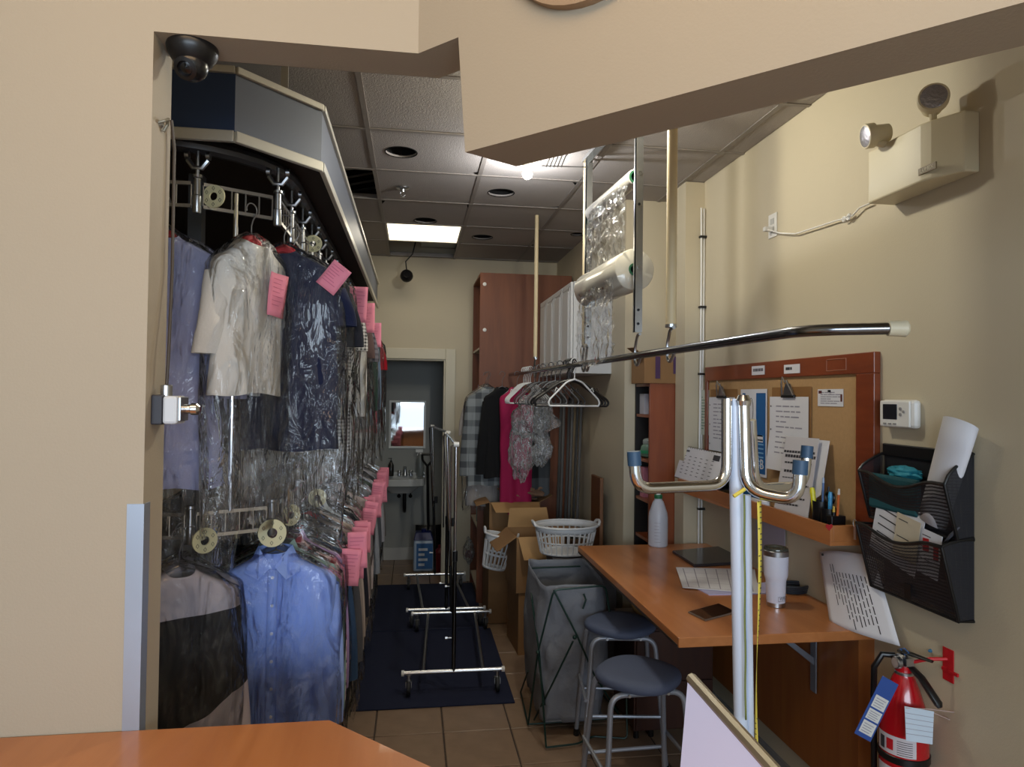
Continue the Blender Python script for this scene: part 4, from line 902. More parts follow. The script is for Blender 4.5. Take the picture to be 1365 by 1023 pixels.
# ================================================================ FLOOR THINGS
tag(MB().box((-.32, 3.90, -.002), (.605, 5.16, .008)).build('floor_mat', NAVYMAT, bevel=.004), 'near navy blue floor mat under the rolling racks', 'floor mat', 'navy floor mats')
tag(MB().box((-.32, 5.17, -.002), (.575, 6.42, .008)).build('floor_mat', NAVYMAT, bevel=.004), 'rear navy blue floor mat reaching to the washroom door', 'floor mat', 'navy floor mats')
def rack(lb, y0, y1, xa0, xb0, xa1, xb1, ztop, xt0, xt1, extra):
    t = thing('rolling_rack', lb, 'clothes rack', ((xa0+xb0)/2, (y0+y1)/2, 0), group='chrome rolling racks')
    zb_ = .135
    for (xa, xb, y) in ((xa0, xb0, y0), (xa1, xb1, y1)):
        MB().tube([(xa, y, zb_), (xb, y, zb_)], .0125, 12).build('base_bar', mat('bright_chrome', 'e4e6e8', .25, .9), t, smooth=True)
        for x in (xa, xb):
            MB().tube([(x-.008, y, zb_), (x+.008, y, zb_)], .017, 12).build('end_cap', WHITEP, t, smooth=True)
            s_ = 1 if x == xa else -1; xw = x+s_*.035
            cst = MB(); cst.lathe([(.010,0),(.010,-.03),(.016,-.032),(.016,-.04)], (xw, y, zb_-.01)); cst.box((xw-.018, y-.02, .055), (xw-.014, y+.012, zb_-.045)).box((xw+.014, y-.02, .055), (xw+.018, y+.012, zb_-.045)).box((xw-.018, y-.012, zb_-.05), (xw+.018, y+.012, zb_-.045))
            cs = cst.build('caster_fork', STEEL, t, smooth=True)
            MB().lathe([(.012,-.011),(.040,-.011),(.043,-.007),(.043,.007),(.040,.011),(.012,.011)], (xw, y-.008, .051), 'X', 20).build('wheel', mat('black_rubber', '1c1c1e', .6), cs, smooth=True)
    for f in (.20, .80):
        MB().tube([(xa0+(xb0-xa0)*f, y0, zb_-.004), (xa1+(xb1-xa1)*f, y1, zb_-.004)], .010, 10).build('side_bar', STEEL, t, smooth=True)
    for (x, y, xt) in (((xa0+xb0)/2, y0, xt0), ((xa1+xb1)/2, y1, xt1)):
        MB().tube([(x, y, zb_), (x+(xt-x)*.5, y, .80)], .0125, 12).build('lower_post', mat('dark_chrome', '55585c', .2, 1), t, smooth=True)
        MB().tube([(x+(xt-x)*.4, y, .70), (xt, y, ztop)], .0095, 12).build('upper_post', CHROME, t, smooth=True)
        kb = MB(); kb.tube([(x-.014, y, .33), (x-.038, y, .33)], .004, 8).tube([(x-.038, y, .33), (x-.052, y, .33)], .009, 10); kb.build('knob', STEEL, t, smooth=True)
        MB().tube([(x, y, .78), (x, y, .84)], .0155, 12).build('collar', BLKP, t, smooth=True)
    MB().tube([(xt0, y0-.01, ztop), (xt1, y1+.01, ztop)], .011, 12).build('top_rail', mat('bright_chrome', 'e4e6e8', .25, .9), t, smooth=True)
    for (xt, y) in ((xt0, y0-.01), (xt1, y1+.01)): MB().tube([(xt-.016, y, ztop), (xt+.016, y, ztop)], .015, 12).build('rail_cap', WHITEP, t, smooth=True)
    for (x, y, xt, sg_) in (((xa0+xb0)/2, y0, xt0, 1), ((xa1+xb1)/2, y1, xt1, -1)):
        MB().tube([(x-.028, y+sg_*.02, .75), (xt-.028, y+sg_*.02, ztop-.012), (xt, y+sg_*.02, ztop)], .006, 8).build('side_post', CHROME, t, smooth=True)
    if extra:
        for dx in (.03, .055): MB().tube([(xt0+dx*.9, y0+.25, zb_), (xt0+dx*.9, y0+.25, ztop-.01)], .008, 8).tube([(xt0, y0+.25, ztop), (xt0+dx*.9, y0+.25, ztop-.01)], .006, 6).build('extra_post', CHROME, t, smooth=True)
rack('nearest chrome Z-type rolling rack on the navy mat', 4.06, 5.15, -.035, .555, .02, .60, 1.47, .258, .258, False)
rack('second chrome rolling rack nested behind the first, near the washroom door', 5.24, 6.26, -.02, .565, -.05, .49, 1.475, .27, .18, False)
# ---- stools
SEAT = mat('blue_grey_vinyl', '48526a', .7, bump=.1, bscale=200); STF = mat('grey_painted_tube', '8c919c', .35, .3)
def stool(lb, c, rz, zs=.655, r=.172):
    t = thing('stool', lb, 'stool', (*c, 0), R(rz), 'blue-grey stools at the desk')
    n = 36
    prof = [(.0, .030), (.6, .031), (.88, .028), (.97, .020), (1.0, .008), (.985, -.006), (.90, -.012), (0, -.012)]
    def fn(u, v):
        j = round(v*(len(prof)-1)); a = 2*math.pi*u; q = 1+.035*math.cos(4*a); rr = prof[j][0]*r*q+.0005
        return Vector((rr*math.cos(a), rr*math.sin(a), zs-.03+prof[j][1]))
    MB().grid(fn, n, len(prof), True).build('seat', SEAT, t, world=False, smooth=True, ang=60)
    for s in (-1, 1):
        y = s*.105; yb3 = s*.175
        pts = rounded([(-.195, yb3, .012), (-.150, y, zs-.055), (.150, y, zs-.055), (.195, yb3, .012)], .055, 6)
        MB().tube(pts, .0115, 12).build('leg_frame', STF, t, world=False, smooth=True)
        for sx in (-1, 1): MB().tube([(sx*.195, yb3, 0), (sx*.193, yb3*.995, .035)], .015, 10).build('foot_cap', BLKP, t, world=False)
        sm_ = MB(); [sm_.lathe([(.006,0),(.006,.004),(.002,.006)], (sx*.08, y*1.1+s*.008, zs-.055), 'Y', 8) for sx in (-1, 1)]; sm_.build('bolt', STEEL, t, world=False)
    zr = .20; xr, yr = .183, .152
    for s in (-1, 1): MB().tube([(-xr, s*yr*1.02, zr+.05), (xr, s*yr*1.02, zr+.05)], .008, 8).build('footrest', STF, t, world=False, smooth=True)
    for s in (-1, 1): MB().tube([(s*xr, -yr, zr+.12), (s*xr, yr, zr+.12)], .008, 8).build('footrest', STF, t, world=False, smooth=True)
stool('nearer blue-grey padded stool with grey tube legs, in front of the desk corner', (.925, 2.70), 2)
stool('farther blue-grey stool half tucked behind the nearer one', (1.035, 3.30), -8)
# ---- laundry hamper
t = thing('laundry_hamper', 'grey fabric bag hamper on a crossed dark green wire frame', 'hamper', (.86, 3.8, 0))
BAG = mat('grey_bag_fabric', '777b84', .85, var=.06, vscale=9, bump=.3, bscale=40); GRN = mat('dark_green_wire', '17352f', .4, .3)
hx0, hx1, hy0, hy1, hz_ = .745, 1.035, 3.46, 4.10, .775
tl = W(700, 745, Z=hz_+.03)
def bag(u, v):
    a = 2*math.pi*u; c_, s_ = math.cos(a), math.sin(a); e = .45
    cx_, cy_ = .86, 3.79; wx = .175+.035*math.sin(min(v*3, 3)); wy = .31-.02*v
    x = cx_+wx*math.copysign(abs(c_)**e, c_)*(1-.10*v); y = cy_+wy*math.copysign(abs(s_)**e, s_)
    n_ = noise.noise(Vector((x*8, y*8, v*2)))+.7*noise.noise(Vector((x*20+v*3, y*20, v*5)))
    z = hz_-(hz_-.07)*v
    return Vector((x+.03*n_*v**.3, y+.03*n_, z+.01*math.sin(a*3)*(v < .05)))
MB().grid(bag, 60, 26, True).build('bag', BAG, t, smooth=True, solid=.003, ang=80)
MB().prism([(.70, 3.50, .075), (1.02, 3.50, .075), (1.02, 4.08, .075), (.70, 4.08, .075)], (0, 0, .004)).build('bag_bottom', BAG, t)
def fr_(pts, nm='frame_wire'): MB().tube(pts, .0050, 8).build(nm, GRN, t, smooth=True)
YF = 3.43
g = lambda x, y, Y=YF: W(x, y, Y=Y)
P1, P2 = g(738, 787), g(807, 781); P3, P4 = W(707, 758, Y=4.06), W(779, 755, Y=4.06)
F1, F2, F3, F5 = W(704, 966, Z=.012), W(828, 957, Z=.012), W(694, 923, Z=.012), W(728, 997, Z=.012)
fr_(rounded([F1, g(717, 870, 3.46), P1, P2, g(815, 830)], .03))
fr_(rounded([F5, g(719, 872, 3.48), W(709, 800, Y=3.7), P3, P4], .02))
fr_([P1, g(768, 845, 3.40), g(792, 900, 3.40), F2]); fr_([g(764, 855, 3.39), g(735, 915, 3.41), W(712, 960, Z=.012)])
fr_([F1, F2]); fr_(rounded([F5, W(770, 992, Z=.012), W(790, 982, Z=.012), W(836, 985, Z=.012), W(835, 930, Y=3.5)], .02)); fr_([F1, F3, g(704, 895, 3.75)]); fr_([F2, Vector((1.12, 4.05, .012))])
fr_([g(717, 870, 3.47), W(726, 940, Y=3.5)])
for p_ in (g(717, 870, 3.455), g(766, 850, 3.395)): MB().sphere(p_, .011, 12, 8).build('joint', GRN, t, smooth=True)
fr_([g(778, 792, 3.42), g(781, 800, 3.41), g(777, 812, 3.41)], 'buckle_strap')
# ---- cardboard boxes
def open_box(name, lb, x0, y0, z0, x1, y1, z1, flaps, rz=0):
    t = thing(name, lb, 'box', ((x0+x1)/2, (y0+y1)/2, z0), R(rz)); cx_, cy_ = (x1-x0)/2, (y1-y0)/2; h = z1-z0; e = .006
    mb = MB(); mb.box((-cx_, -cy_, 0), (cx_, -cy_+e, h)).box((-cx_, cy_-e, 0), (cx_, cy_, h)).box((-cx_, -cy_+e, 0), (-cx_+e, cy_-e, h)).box((cx_-e, -cy_+e, 0), (cx_, cy_-e, h)).box((-cx_+e, -cy_+e, 0), (cx_-e, cy_-e, e))
    mb.build('walls', CARD, t, world=False)
    for side, (dx, dz) in flaps.items():
        if side in 'LR':
            s_ = -1 if side == 'L' else 1; MB().prism([(s_*cx_, -cy_+.01, h), (s_*cx_, cy_-.01, h), (s_*(cx_+dx), cy_-.03, h+dz), (s_*(cx_+dx), -cy_+.03, h+dz)], (0, 0, .004)).build('flap', CARD, t, world=False)
        else:
            s_ = -1 if side == 'F' else 1; MB().prism([(-cx_+.01, s_*cy_, h), (cx_-.01, s_*cy_, h), (cx_-.03, s_*(cy_+dx), h+dz), (-cx_+.03, s_*(cy_+dx), h+dz)], (0, .002, .004)).build('flap', mat('light_cardboard', 'a98355', .85), t, world=False)
    MB().box((-.025, -cy_-.0008, h*.1), (.025, -cy_, h)).build('tape', mat('brown_tape', '9a774d', .4), t, world=False)
    return t
open_box('cardboard_box', 'lower cardboard box on the floor beside the hamper', .72, 4.62, 0, 1.06, 5.02, .42, {}, 3)
open_box('cardboard_box', 'open cardboard box with flaps folded out, stacked beside the hamper', .70, 4.60, .425, 1.04, 4.98, .80, {'L': (.13, -.10), 'F': (.10, -.13), 'B': (.03, .13), 'R': (.10, .05)}, 3)
open_box('cardboard_box', 'tallest open cardboard box at the back, under the hanging clothes', .60, 5.28, 0, 1.0, 5.72, .93, {'L': (.10, -.03), 'F': (.16, -.05), 'R': (.1, .05)}, 0)
tag(MB().box((1.07, 4.66, 0), (1.28, 5.0, .70)).build('cardboard_box', mat('dark_cardboard', '6b5238', .85), bevel=.003), 'dark closed cardboard box between the hamper and the right wall', 'box')
def wad2(c, r, seed): return wad(c, r, seed, (1.2, .8, .45))
tag(wad2((.88, 5.42, 1.0), .14, 4).build('crumpled_bag', mat('brown_paper', '8a6a52', .8), smooth=True), 'crumpled brown paper bag on the rear cardboard box', 'bag')
# ---- baskets
def basket(name, lb, c, r0, r1, h, m, tilt=0, rows=2, n=30, sy=.8):
    t = thing(name, lb, 'laundry basket', c)
    ro = Matrix.Rotation(R(tilt), 3, 'Y')
    def P_(a, f, dr=0): rr = r0+(r1-r0)*f+dr; return Vector(c)+ro @ Vector((rr*math.cos(a), rr*sy*math.sin(a), h*f))
    def band(f0, f1, nm):
        MB().grid(lambda u, v: P_(2*math.pi*u, f0+(f1-f0)*v), 48, 3, True).build(nm, m, t, smooth=True, solid=.004, ang=80)
    fs_ = [0, .06] + []; 
    band(0, .07, 'band'); band(.78, .97, 'band')
    if rows == 2: band(.40, .46, 'band')
    mb = MB()
    for k in range(n):
        a = 2*math.pi*k/n; pts = [P_(a, f, .0) for f in (.03, .25, .5, .82)]; mb.tube(pts, .0052, 4)
    mb.build('slats', m, t)['kind'] = 'stuff'
    MB().tube([P_(2*math.pi*k/48, .985, .008) for k in range(48)], .009, 8, closed=True).build('rim', m, t, smooth=True)
    MB().grid(lambda u, v: P_(2*math.pi*u, .01, -r0*.98*v), 48, 3, True).build('base', m, t, solid=.003)
    for s in (0, math.pi):
        MB().tube([P_(s+q, .99+z, .014) for q, z in ((-.30, 0), (-.22, .11), (0, .14), (.22, .11), (.30, 0))], .009, 8).build('handle', m, t, smooth=True)
BW = mat('white_basket_plastic', 'd4d4d4', .4)
basket('laundry_basket', 'white round slatted laundry basket on top of the hamper corner by the desk', (1.01, 4.42, .735), .165, .205, .185, BW)
basket('laundry_basket', 'tall white basket hanging out between the cardboard flaps', (.60, 4.98, .50), .080, .11, .25, BW, tilt=12, n=18)
tag(MB().box((.90, 4.22, 0), (1.30, 4.60, .725)).build('cardboard_box', mat('grey_board_box', '5c5a5c', .85), bevel=.003), 'dull grey box hidden behind the hamper, carrying the white basket', 'box')
# ---- things leaning by the right rear wall
t = thing('folding_tables', 'folded grey frames leaning on the wall beside the cabinet', 'folding frame', (1.2, 5.4, 0))
for k in range(3):
    MB().tube(rounded([(1.15+.05*k, 5.3-.06*k, 0), (1.20+.055*k, 5.35-.06*k, 1.78-.03*k), (1.22+.055*k, 5.55-.06*k, 1.78-.03*k), (1.18+.05*k, 5.55-.06*k, 0)], .04), .012, 8).build('frame', mat('dull_frame', '55524e', .6), t, smooth=True)
t = thing('leaning_board', 'narrow brown board leaning upright against the rear right wall', 'board', (1.30, 4.75, 0))
a = W(803, 630, Y=4.72); MB().box((1.29, 4.60, .70), (1.315, 4.84, 1.20)).build('board', wood('brown_board', '6f4626', '7b502c', .5, axis='Z'), t, bevel=.004)
for y in (4.63, 4.72, 4.81): MB().tube([(1.30, y, 0), (1.30, y, .71)], .008, 8).build('leg', DARKMETAL, t, smooth=True)

# ================================================================ WASHROOM
WY = 7.42
t = thing('mirror', 'small white-framed mirror on the washroom wall above the sink', 'mirror', (-.03, WY, 1.4))
a, b = W(519, 534, Y=WY-.02), W(567, 598, Y=WY-.02)
MB().box((a.x+.02, WY-.012, b.z+.02), (b.x-.02, WY-.008, a.z-.02)).build('glass', mat('mirror_glass', 'e8ecec', .03, 1), t)
for q in (((a.x, WY-.02, b.z), (a.x+.022, WY, a.z)), ((b.x-.022, WY-.02, b.z), (b.x, WY, a.z)), ((a.x+.022, WY-.02, b.z), (b.x-.022, WY, b.z+.022)), ((a.x+.022, WY-.02, a.z-.022), (b.x-.022, WY, a.z))): MB().box(*q).build('frame_rail', WHITEP, t, bevel=.003)
a, b = W(505, 640, Y=6.98), W(567, 662, Y=6.98); zs_ = a.z
t = thing('sink', 'small white wall-hung washroom sink with exposed chrome trap', 'sink', ((a.x+b.x)/2, WY, zs_))
sx0, sx1 = a.x-.03, b.x; PORC = mat('white_porcelain', 'c6c8c6', .15, coat=.4)
def bowl(u, v):
    a_ = 2*math.pi*u; rr = [1, 1, .86, .80, .5, .12][round(v*5)]; zz = [-.07, 0, 0, -.02, -.09, -.10][round(v*5)]
    c_, s_ = math.cos(a_), math.sin(a_); return Vector(((sx0+sx1)/2+(sx1-sx0)/2*rr*math.copysign(abs(c_)**.5, c_), 7.20+.20*rr*math.copysign(abs(s_)**.5, s_), zs_+zz))
MB().grid(bowl, 40, 6, True).build('basin', PORC, t, smooth=True, ang=50)
def under(u, v):
    a_ = 2*math.pi*u; rr = 1-.55*v; c_, s_ = math.cos(a_), math.sin(a_); return Vector(((sx0+sx1)/2+(sx1-sx0)/2*rr*math.copysign(abs(c_)**.6, c_), 7.22+.19*rr*math.copysign(abs(s_)**.6, s_), zs_-.07-.09*v**1.4))
MB().grid(under, 40, 8, True).build('underside', PORC, t, smooth=True, ang=60)
MB().box((sx0, 7.39, zs_), (sx1, WY, zs_+.03)).build('splash_edge', PORC, t, bevel=.006)
fx = W(540, 630, Y=7.34).x
fc = MB(); fc.lathe([(.03,0),(.026,.02),(.014,.05),(.016,.09),(.008,.10)], (fx, 7.34, zs_)).tube([(fx, 7.34, zs_+.07), (fx, 7.27, zs_+.10), (fx, 7.21, zs_+.085)], .010, 10)
for s_ in (-.06, .06): fc.lathe([(.02,0),(.015,.03),(.022,.04),(.018,.055)], (fx+s_, 7.34, zs_), seg=14)
fc.build('faucet', STEEL, t, smooth=True)
tr_ = MB(); tr_.tube(rounded([(fx, 7.2, zs_-.10), (fx, 7.2, zs_-.32), (fx+.0, 7.28, zs_-.38), (fx, 7.34, zs_-.30), (fx, WY, zs_-.30)], .04), .018, 12); tr_.build('trap', mat('dark_pipe', '2a2a2b', .3, .7), t, smooth=True)
for s_ in (-.06, .06): MB().tube([(fx+s_, WY, zs_-.22), (fx+s_, 7.33, zs_-.22), (fx+s_, 7.30, zs_-.07)], .006, 8).sphere((fx+s_, 7.36, zs_-.22), .02).build('supply_valve', mat('dark_pipe', '2a2a2b', .3, .7), t, smooth=True)
def pump(name, lb, px, py, Y, h, r, m, cap_, trig=False):
    c = W(px, py, Y=Y); c.z = zs_
    t = thing(name, lb, 'bottle', c)
    MB().lathe([(r*.9,0),(r,.01),(r,h*.6),(r*.5,h*.75),(r*.3,h*.8)], c).build('body', m, t, smooth=True)
    if trig: MB().lathe([(r*.32,h*.78),(r*.32,h*.85)], c).box((c.x-.05, c.y-.012, c.z+h*.86), (c.x+.025, c.y+.012, c.z+h*.97)).tube([(c.x-.02, c.y, c.z+h*.87), (c.x-.035, c.y, c.z+h*.74)], .005, 6).build('trigger', cap_, t)
    else: MB().lathe([(r*.35,h*.78),(r*.35,h*.86),(.004,h*.87),(.004,h)], c).box((c.x-.03, c.y-.006, c.z+h*.97), (c.x+.008, c.y+.006, c.z+h*1.0)).build('pump', cap_, t)
pump('soap_bottle', 'dark pump soap bottle on the left of the washroom sink', 521, 640, 7.30, .19, .03, mat('dark_amber', '2c2a28', .2), BLKP)
pump('spray_bottle', 'clear spray bottle at the right end of the washroom sink', 560, 640, 7.30, .29, .038, mat('cloudy_bottle', '8e9492', .3, trans=.3), WHITEP, True)
# shovel with D handle, blue jug, red can
h0 = W(570, 606, Y=7.0)
t = thing('shovel', 'black D-handled shovel leaning in the washroom corner', 'shovel', (h0.x, 7.05, 0))
MB().tube(rounded([(h0.x, 7.0, h0.z-.12), (h0.x-.05, 7.0, h0.z-.06), (h0.x-.055, 7.0, h0.z), (h0.x+.055, 7.0, h0.z), (h0.x+.05, 7.0, h0.z-.06), (h0.x, 7.0, h0.z-.12)], .02), .012, 8).build('handle', BLKP, t, smooth=True)
MB().tube([(h0.x, 7.0, h0.z-.11), (h0.x+.02, 7.10, .38)], .015, 10).build('shaft', BLKP, t, smooth=True)
MB().grid(lambda u, v: Vector((h0.x+.02+(u-.5)*.26, 7.10+.04*(2*u-1)**2-.02*v, .42-.40*v)), 10, 6).build('blade', BLKP, t, smooth=True, solid=.004)
c = W(566, 748, Y=6.95); c.z = 0
t = thing('detergent_jug', 'blue and white jug with printed label on the washroom floor', 'jug', c)
jx0, jx1 = W(551, 740, Y=6.9).x, W(578, 740, Y=6.9).x
MB().box((jx0, 6.88, 0), (jx1, 7.02, .31)).build('body', mat('white_blue_jug', '9fb0c4', .3), t, bevel=.02)
MB().prism([(jx0, 6.88, .31), (jx1, 6.88, .31), (jx1-.03, 6.92, .385), (jx0+.02, 6.92, .385)], (0, .12, 0)).build('shoulder', mat('navy_plastic', '101c58', .3), t, bevel=.008)
MB().box((jx0+.03, 6.876, .03), (jx1-.01, 6.8805, .28)).build('label', mat('blue_label', '2c5c90', .4), t)
mb = MB(); [mb.box((jx0+.05, 6.874, .06+.05*k), (jx0+.05+.03*(2+k % 2), 6.8765, .085+.05*k)) for k in range(4)]; mb.build('label_print', mat('white_print', 'c8ccd0', .5), t)
MB().lathe([(.025,0),(.025,.03)], ((jx0+jx1)/2, 6.95, .385)).build('cap', mat('navy_plastic', '101c58', .3), t)
c = W(586, 752, Y=6.86)
tag(MB().lathe([(.05,0),(.055,.01),(.055,.20),(.03,.235),(.02,.24),(.02,.27)], (c.x, 6.86, 0)).build('red_bottle', mat('dark_red_plastic', '6e1020', .4), smooth=True), 'dark red bottle on the washroom floor right of the blue jug', 'bottle')
o = thing('hanging_bag', 'small clear bag with red bits hung left of the tall cabinet', 'bag', W(625, 740, Y=6.44))
c = W(625, 735, Y=6.42); wad((c.x, 6.42, c.z), .07, 12, (.7, .5, 1.6)).build('bag', FILMD, o, smooth=True)
wad((c.x, 6.43, c.z-.03), .035, 14, (.9, .4, 1)).build('contents', mat('red_green_bits', '7a4a48', .7, var=.7, vscale=30), o, smooth=True)

# ================================================================ ON THE DESK
def on_desk(px, py): return W(px, py, Z=dzt)
c = on_desk(877, 728)
t = thing('spray_bottle', 'white translucent bottle with green collar at the far end of the desk', 'bottle', c)
MB().lathe([(.050,0),(.055,.006),(.055,.165),(.052,.19),(.030,.255),(.022,.265),(.022,.275)], c, seg=28).build('body', mat('frosted_plastic', 'c9ccd6', .35, trans=.15), t, smooth=True)
MB().lathe([(.0225,.272),(.0235,.275),(.0235,.292),(.020,.295)], c).build('collar', mat('green_collar', '1f6a44', .4), t, smooth=True)
MB().lathe([(.014,.292),(.014,.312),(.020,.316),(.020,.326)], c).tube([c+Vector((0,0,.322)), c+Vector((-.045,-.0,.322)), c+Vector((-.055,0,.314))], .006, 8).build('nozzle', WHITEP, t, smooth=True)
mb = MB(); [mb.lathe([(.0554,.03+.016*k),(.0554,.032+.016*k)], c, seg=28, cap=False) for k in range(6)]
m_ = MB()
for k in range(7):
    a0 = -2.3; 
    for q in range(3+(k % 3 == 0)): 
        aa = a0+q*.16; p = c+Vector((.0556*math.cos(aa), .0556*math.sin(aa), .03+.018*k)); p2_ = c+Vector((.0556*math.cos(aa+.16), .0556*math.sin(aa+.16), .03+.018*k)); m_.add([p, p2_, p2_+Vector((0,0,.0018)), p+Vector((0,0,.0018))], [(0,1,2,3)])
m_.build('graduation_marks', LINK, t)
c = on_desk(1034, 808)
t = thing('tumbler', 'white insulated tumbler with steel rim and base on the desk', 'cup', c)
MUG = mat('white_enamel', 'd9dcea', .3)
MB().lathe([(.036,.018),(.037,.02),(.040,.105),(.042,.112),(.0455,.122),(.047,.13),(.0495,.205),(.0495,.208)], c, seg=36, cap=False).build('body', MUG, t, smooth=True)
MB().lathe([(.0345,0),(.036,.002),(.0362,.018)], c, seg=36).build('base', STEEL, t, smooth=True)
MB().lathe([(.0495,.208),(.0500,.228),(.0485,.230),(.046,.229)], c, seg=36, cap=False).build('rim', STEEL, t, smooth=True)
MB().lathe([(.0475,.226),(.048,.238),(.046,.242),(.040,.240),(.038,.234),(.001,.234)], c, seg=36).build('lid', mat('smoky_clear', '6b6c60', .1, trans=.6), t, smooth=True)
th_ = -1.35; nrm_ = Vector((math.cos(th_), math.sin(th_), 0)); tx = Vector((-math.sin(th_), math.cos(th_), 0))
text_mesh('wordmark', 'YETI', .015, frame(c+nrm_*.0385+Vector((0,0,.038)), tx, (0,0,1)), INK, t)
MB().tube([c+nrm_*.0385+Vector((0,0,.038))+tx*x_+Vector((0,0,z_)) for x_, z_ in ((-.021,-.009),(.021,-.009),(.021,.009),(-.021,.009))], .0006, 4, closed=True).build('wordmark_box', INK, t)
def desk_quad(name, lb, cat, px, th, m, lift=0, lines=0, cols=0, mk=LINK, bev=0, grp=None):
    ps = [W(x, y, Z=dzt+lift) for x, y in px]; cc = sum(ps, Vector())/len(ps)
    t = thing(name, lb, cat, cc, group=grp)
    MB().prism(ps, (0, 0, th)).build('sheet' if th < .003 else 'body', m, t, bevel=bev)
    if lines:
        mb = MB(); z = Vector((0, 0, th+.0004))
        def B_(u, v): return ps[0]*(1-u)*(1-v)+ps[1]*u*(1-v)+ps[2]*u*v+ps[3]*(1-u)*v+z
        for k in range(lines):
            v = .08+.84*k/(lines-1); mb.add([B_(.05, v), B_(.95, v), B_(.95, v+.012), B_(.05, v+.012)], [(0,1,2,3)])
        for k in range(cols):
            u = .05+.9*k/(cols-1); mb.add([B_(u, .08), B_(u+.006, .08), B_(u+.006, .93), B_(u, .93)], [(0,1,2,3)])
        mb.build('printed_grid', mk, t)
    return t
t = desk_quad('laptop', 'closed dark grey glossy laptop at the back of the desk', 'laptop', [(896, 738), (925, 757), (1010, 752), (1000, 728)], .016, mat('dark_glossy_metal', '4c4b50', .18, .6), bev=.004)
desk_quad('blue_folder', 'blue-edged papers under the grid-printed sheet on the desk', 'paper', [(928, 785), (945, 794), (1040, 792), (1040, 776)], .004, mat('lilac_paper', 'b9b6da', .7))
desk_quad('grid_sheet', 'white sheet printed with a table, lying on the desk', 'paper', [(901, 757), (910, 784), (1012, 792), (1006, 760)], .002, PAPER, lift=.006, lines=7, cols=5)
t = desk_quad('phone', 'black smartphone lying near the desk edge', 'phone', [(917, 818), (940, 829), (982, 818), (958, 807)], .008, mat('dark_phone_edge', '8f857a', .3, .6), bev=.002)
ps = [W(x, y, Z=dzt+.0085) for x, y in ((919, 815.5), (940.5, 826), (980, 815.5), (958, 805))]; MB().prism(ps, (0,0,.0006)).build('screen', mat('black_glass', '08080a', .08, coat=1), t)
t = thing('cable_coil', 'coiled dark cable lying on the desk behind the tumbler', 'cable', on_desk(1060, 792))
cc = on_desk(1058, 790)
for k in range(4): MB().tube([cc+Vector(((.058+.004*k)*math.cos(a), (.04+.003*k)*math.sin(a), .007+.009*k)) for a in [i*.35 for i in range(18)]], .0055, 6, closed=True).build('loop', mat('dark_blue_cable', '2a3038', .4), t, smooth=True)
t = thing('chrome_pen_holder', 'small items and card leaning on the wall behind the tumbler', 'card', (XR-.02, 2.75, .95))
a_ = W(1000, 680, X=XR-.01)
MB().box((XR-.012, 2.95, .98), (XR-.010, 3.22, 1.19)).build('card', mat('lilac_card', 'a9a3b4', .7), t)
# wall sheet that curls off the wall beside the desk
t = thing('curled_sheet', 'long printed sheet curling off the wall over the near end of the desk', 'paper', (XR, 2.4, 1.0))
c00, c10, c01, c11 = W(1092, 736, X=1.695), W(1165, 742, X=1.700), W(1106, 830, X=1.60), W(1200, 862, X=1.66)
def sheet(u, v):
    p = c00*(1-u)*(1-v)+c10*u*(1-v)+c01*(1-u)*v+c11*u*v
    return p+Vector((-.028*math.sin(math.pi*u)*(1-.4*v)-.0*v, 0, .012*math.sin(math.pi*u)*(1-v)*1.0-.0))
MB().grid(sheet, 14, 16).build('sheet', PAPER, t, smooth=True, solid=.0006)
rs = random.Random(5); mb = MB()
for k in range(11):
    u = .25+.055*k; v = .28 if k > 1 else .18
    while v < (.86 if k > 2 else .6):
        dv_ = rs.uniform(.05, .14); p, q = sheet(u, v), sheet(u, v+dv_); p2_, q2 = sheet(u+.014, v), sheet(u+.014, v+dv_); o_ = Vector((-.0012, -.0006, 0)); mb.add([p+o_, q+o_, q2+o_, p2_+o_], [(0,1,2,3)]); v += dv_+.02
mb.build('printed_lines', INK, t)
MB().sphere(sheet(.12, .05)+Vector((-.004,0,0)), .005, 10, 6).build('pin', BLKP, t)
# ================================================================ ON THE LEDGE
LZ = lz0+.016
cy = 3.70; t = thing('desk_calendar', 'white spiral desk calendar standing at the far end of the ledge', 'calendar', (1.60, cy, lz1))
a_, b_ = W(899, 640, X=1.57), W(955, 648, X=1.57); y1_, y0_ = a_.y, b_.y
zt_ = W(935, 600, X=1.62).z; tp = 1.625
MB().prism([(1.57, y1_, lz1), (1.57, y0_, lz1), (tp, y0_, zt_), (tp, y1_, zt_)], (.002, 0, 0)).build('page', PAPER, t)
MB().prism([(tp+.004, y1_, zt_), (tp+.004, y0_, zt_), (1.69, y0_, lz1), (1.69, y1_, lz1)], (.003, 0, 0)).build('back_stand', BLKP, t)
MB().box((1.57, y0_, lz1-.004), (1.69, y1_, lz1)).build('foot', BLKP, t)
mb = MB()
for k in range(18):
    y = y0_+(y1_-y0_)*(k+.5)/18; mb.tube([(tp+.002+.006*math.cos(q), y, zt_+.006*math.sin(q)) for q in [i*1.05 for i in range(6)]], .0010, 4, closed=True)
mb.build('spiral', DARKMETAL, t)
mb = MB()
def cp(u, v): return Vector((tp+(1.57-tp)*v-.0012, y1_+(y0_-y1_)*u, zt_+(lz1-zt_)*v))
for r_ in range(6):
    for q in range(6):
        u, v = .10+.13*q, .26+.11*r_; mb.add([cp(u, v), cp(u+.05, v), cp(u+.05, v+.02), cp(u, v+.02)], [(0,1,2,3)])
mb.add([cp(.08, .08), cp(.2, .08), cp(.2, .14), cp(.08, .14)], [(0,1,2,3)]); mb.build('dates', mat('grey_ink', '6a6870', .8), t)
MB().add([cp(.76, .08), cp(.90, .08), cp(.90, .24), cp(.76, .24)], [(0,1,2,3)]).build('picture', INK, t)
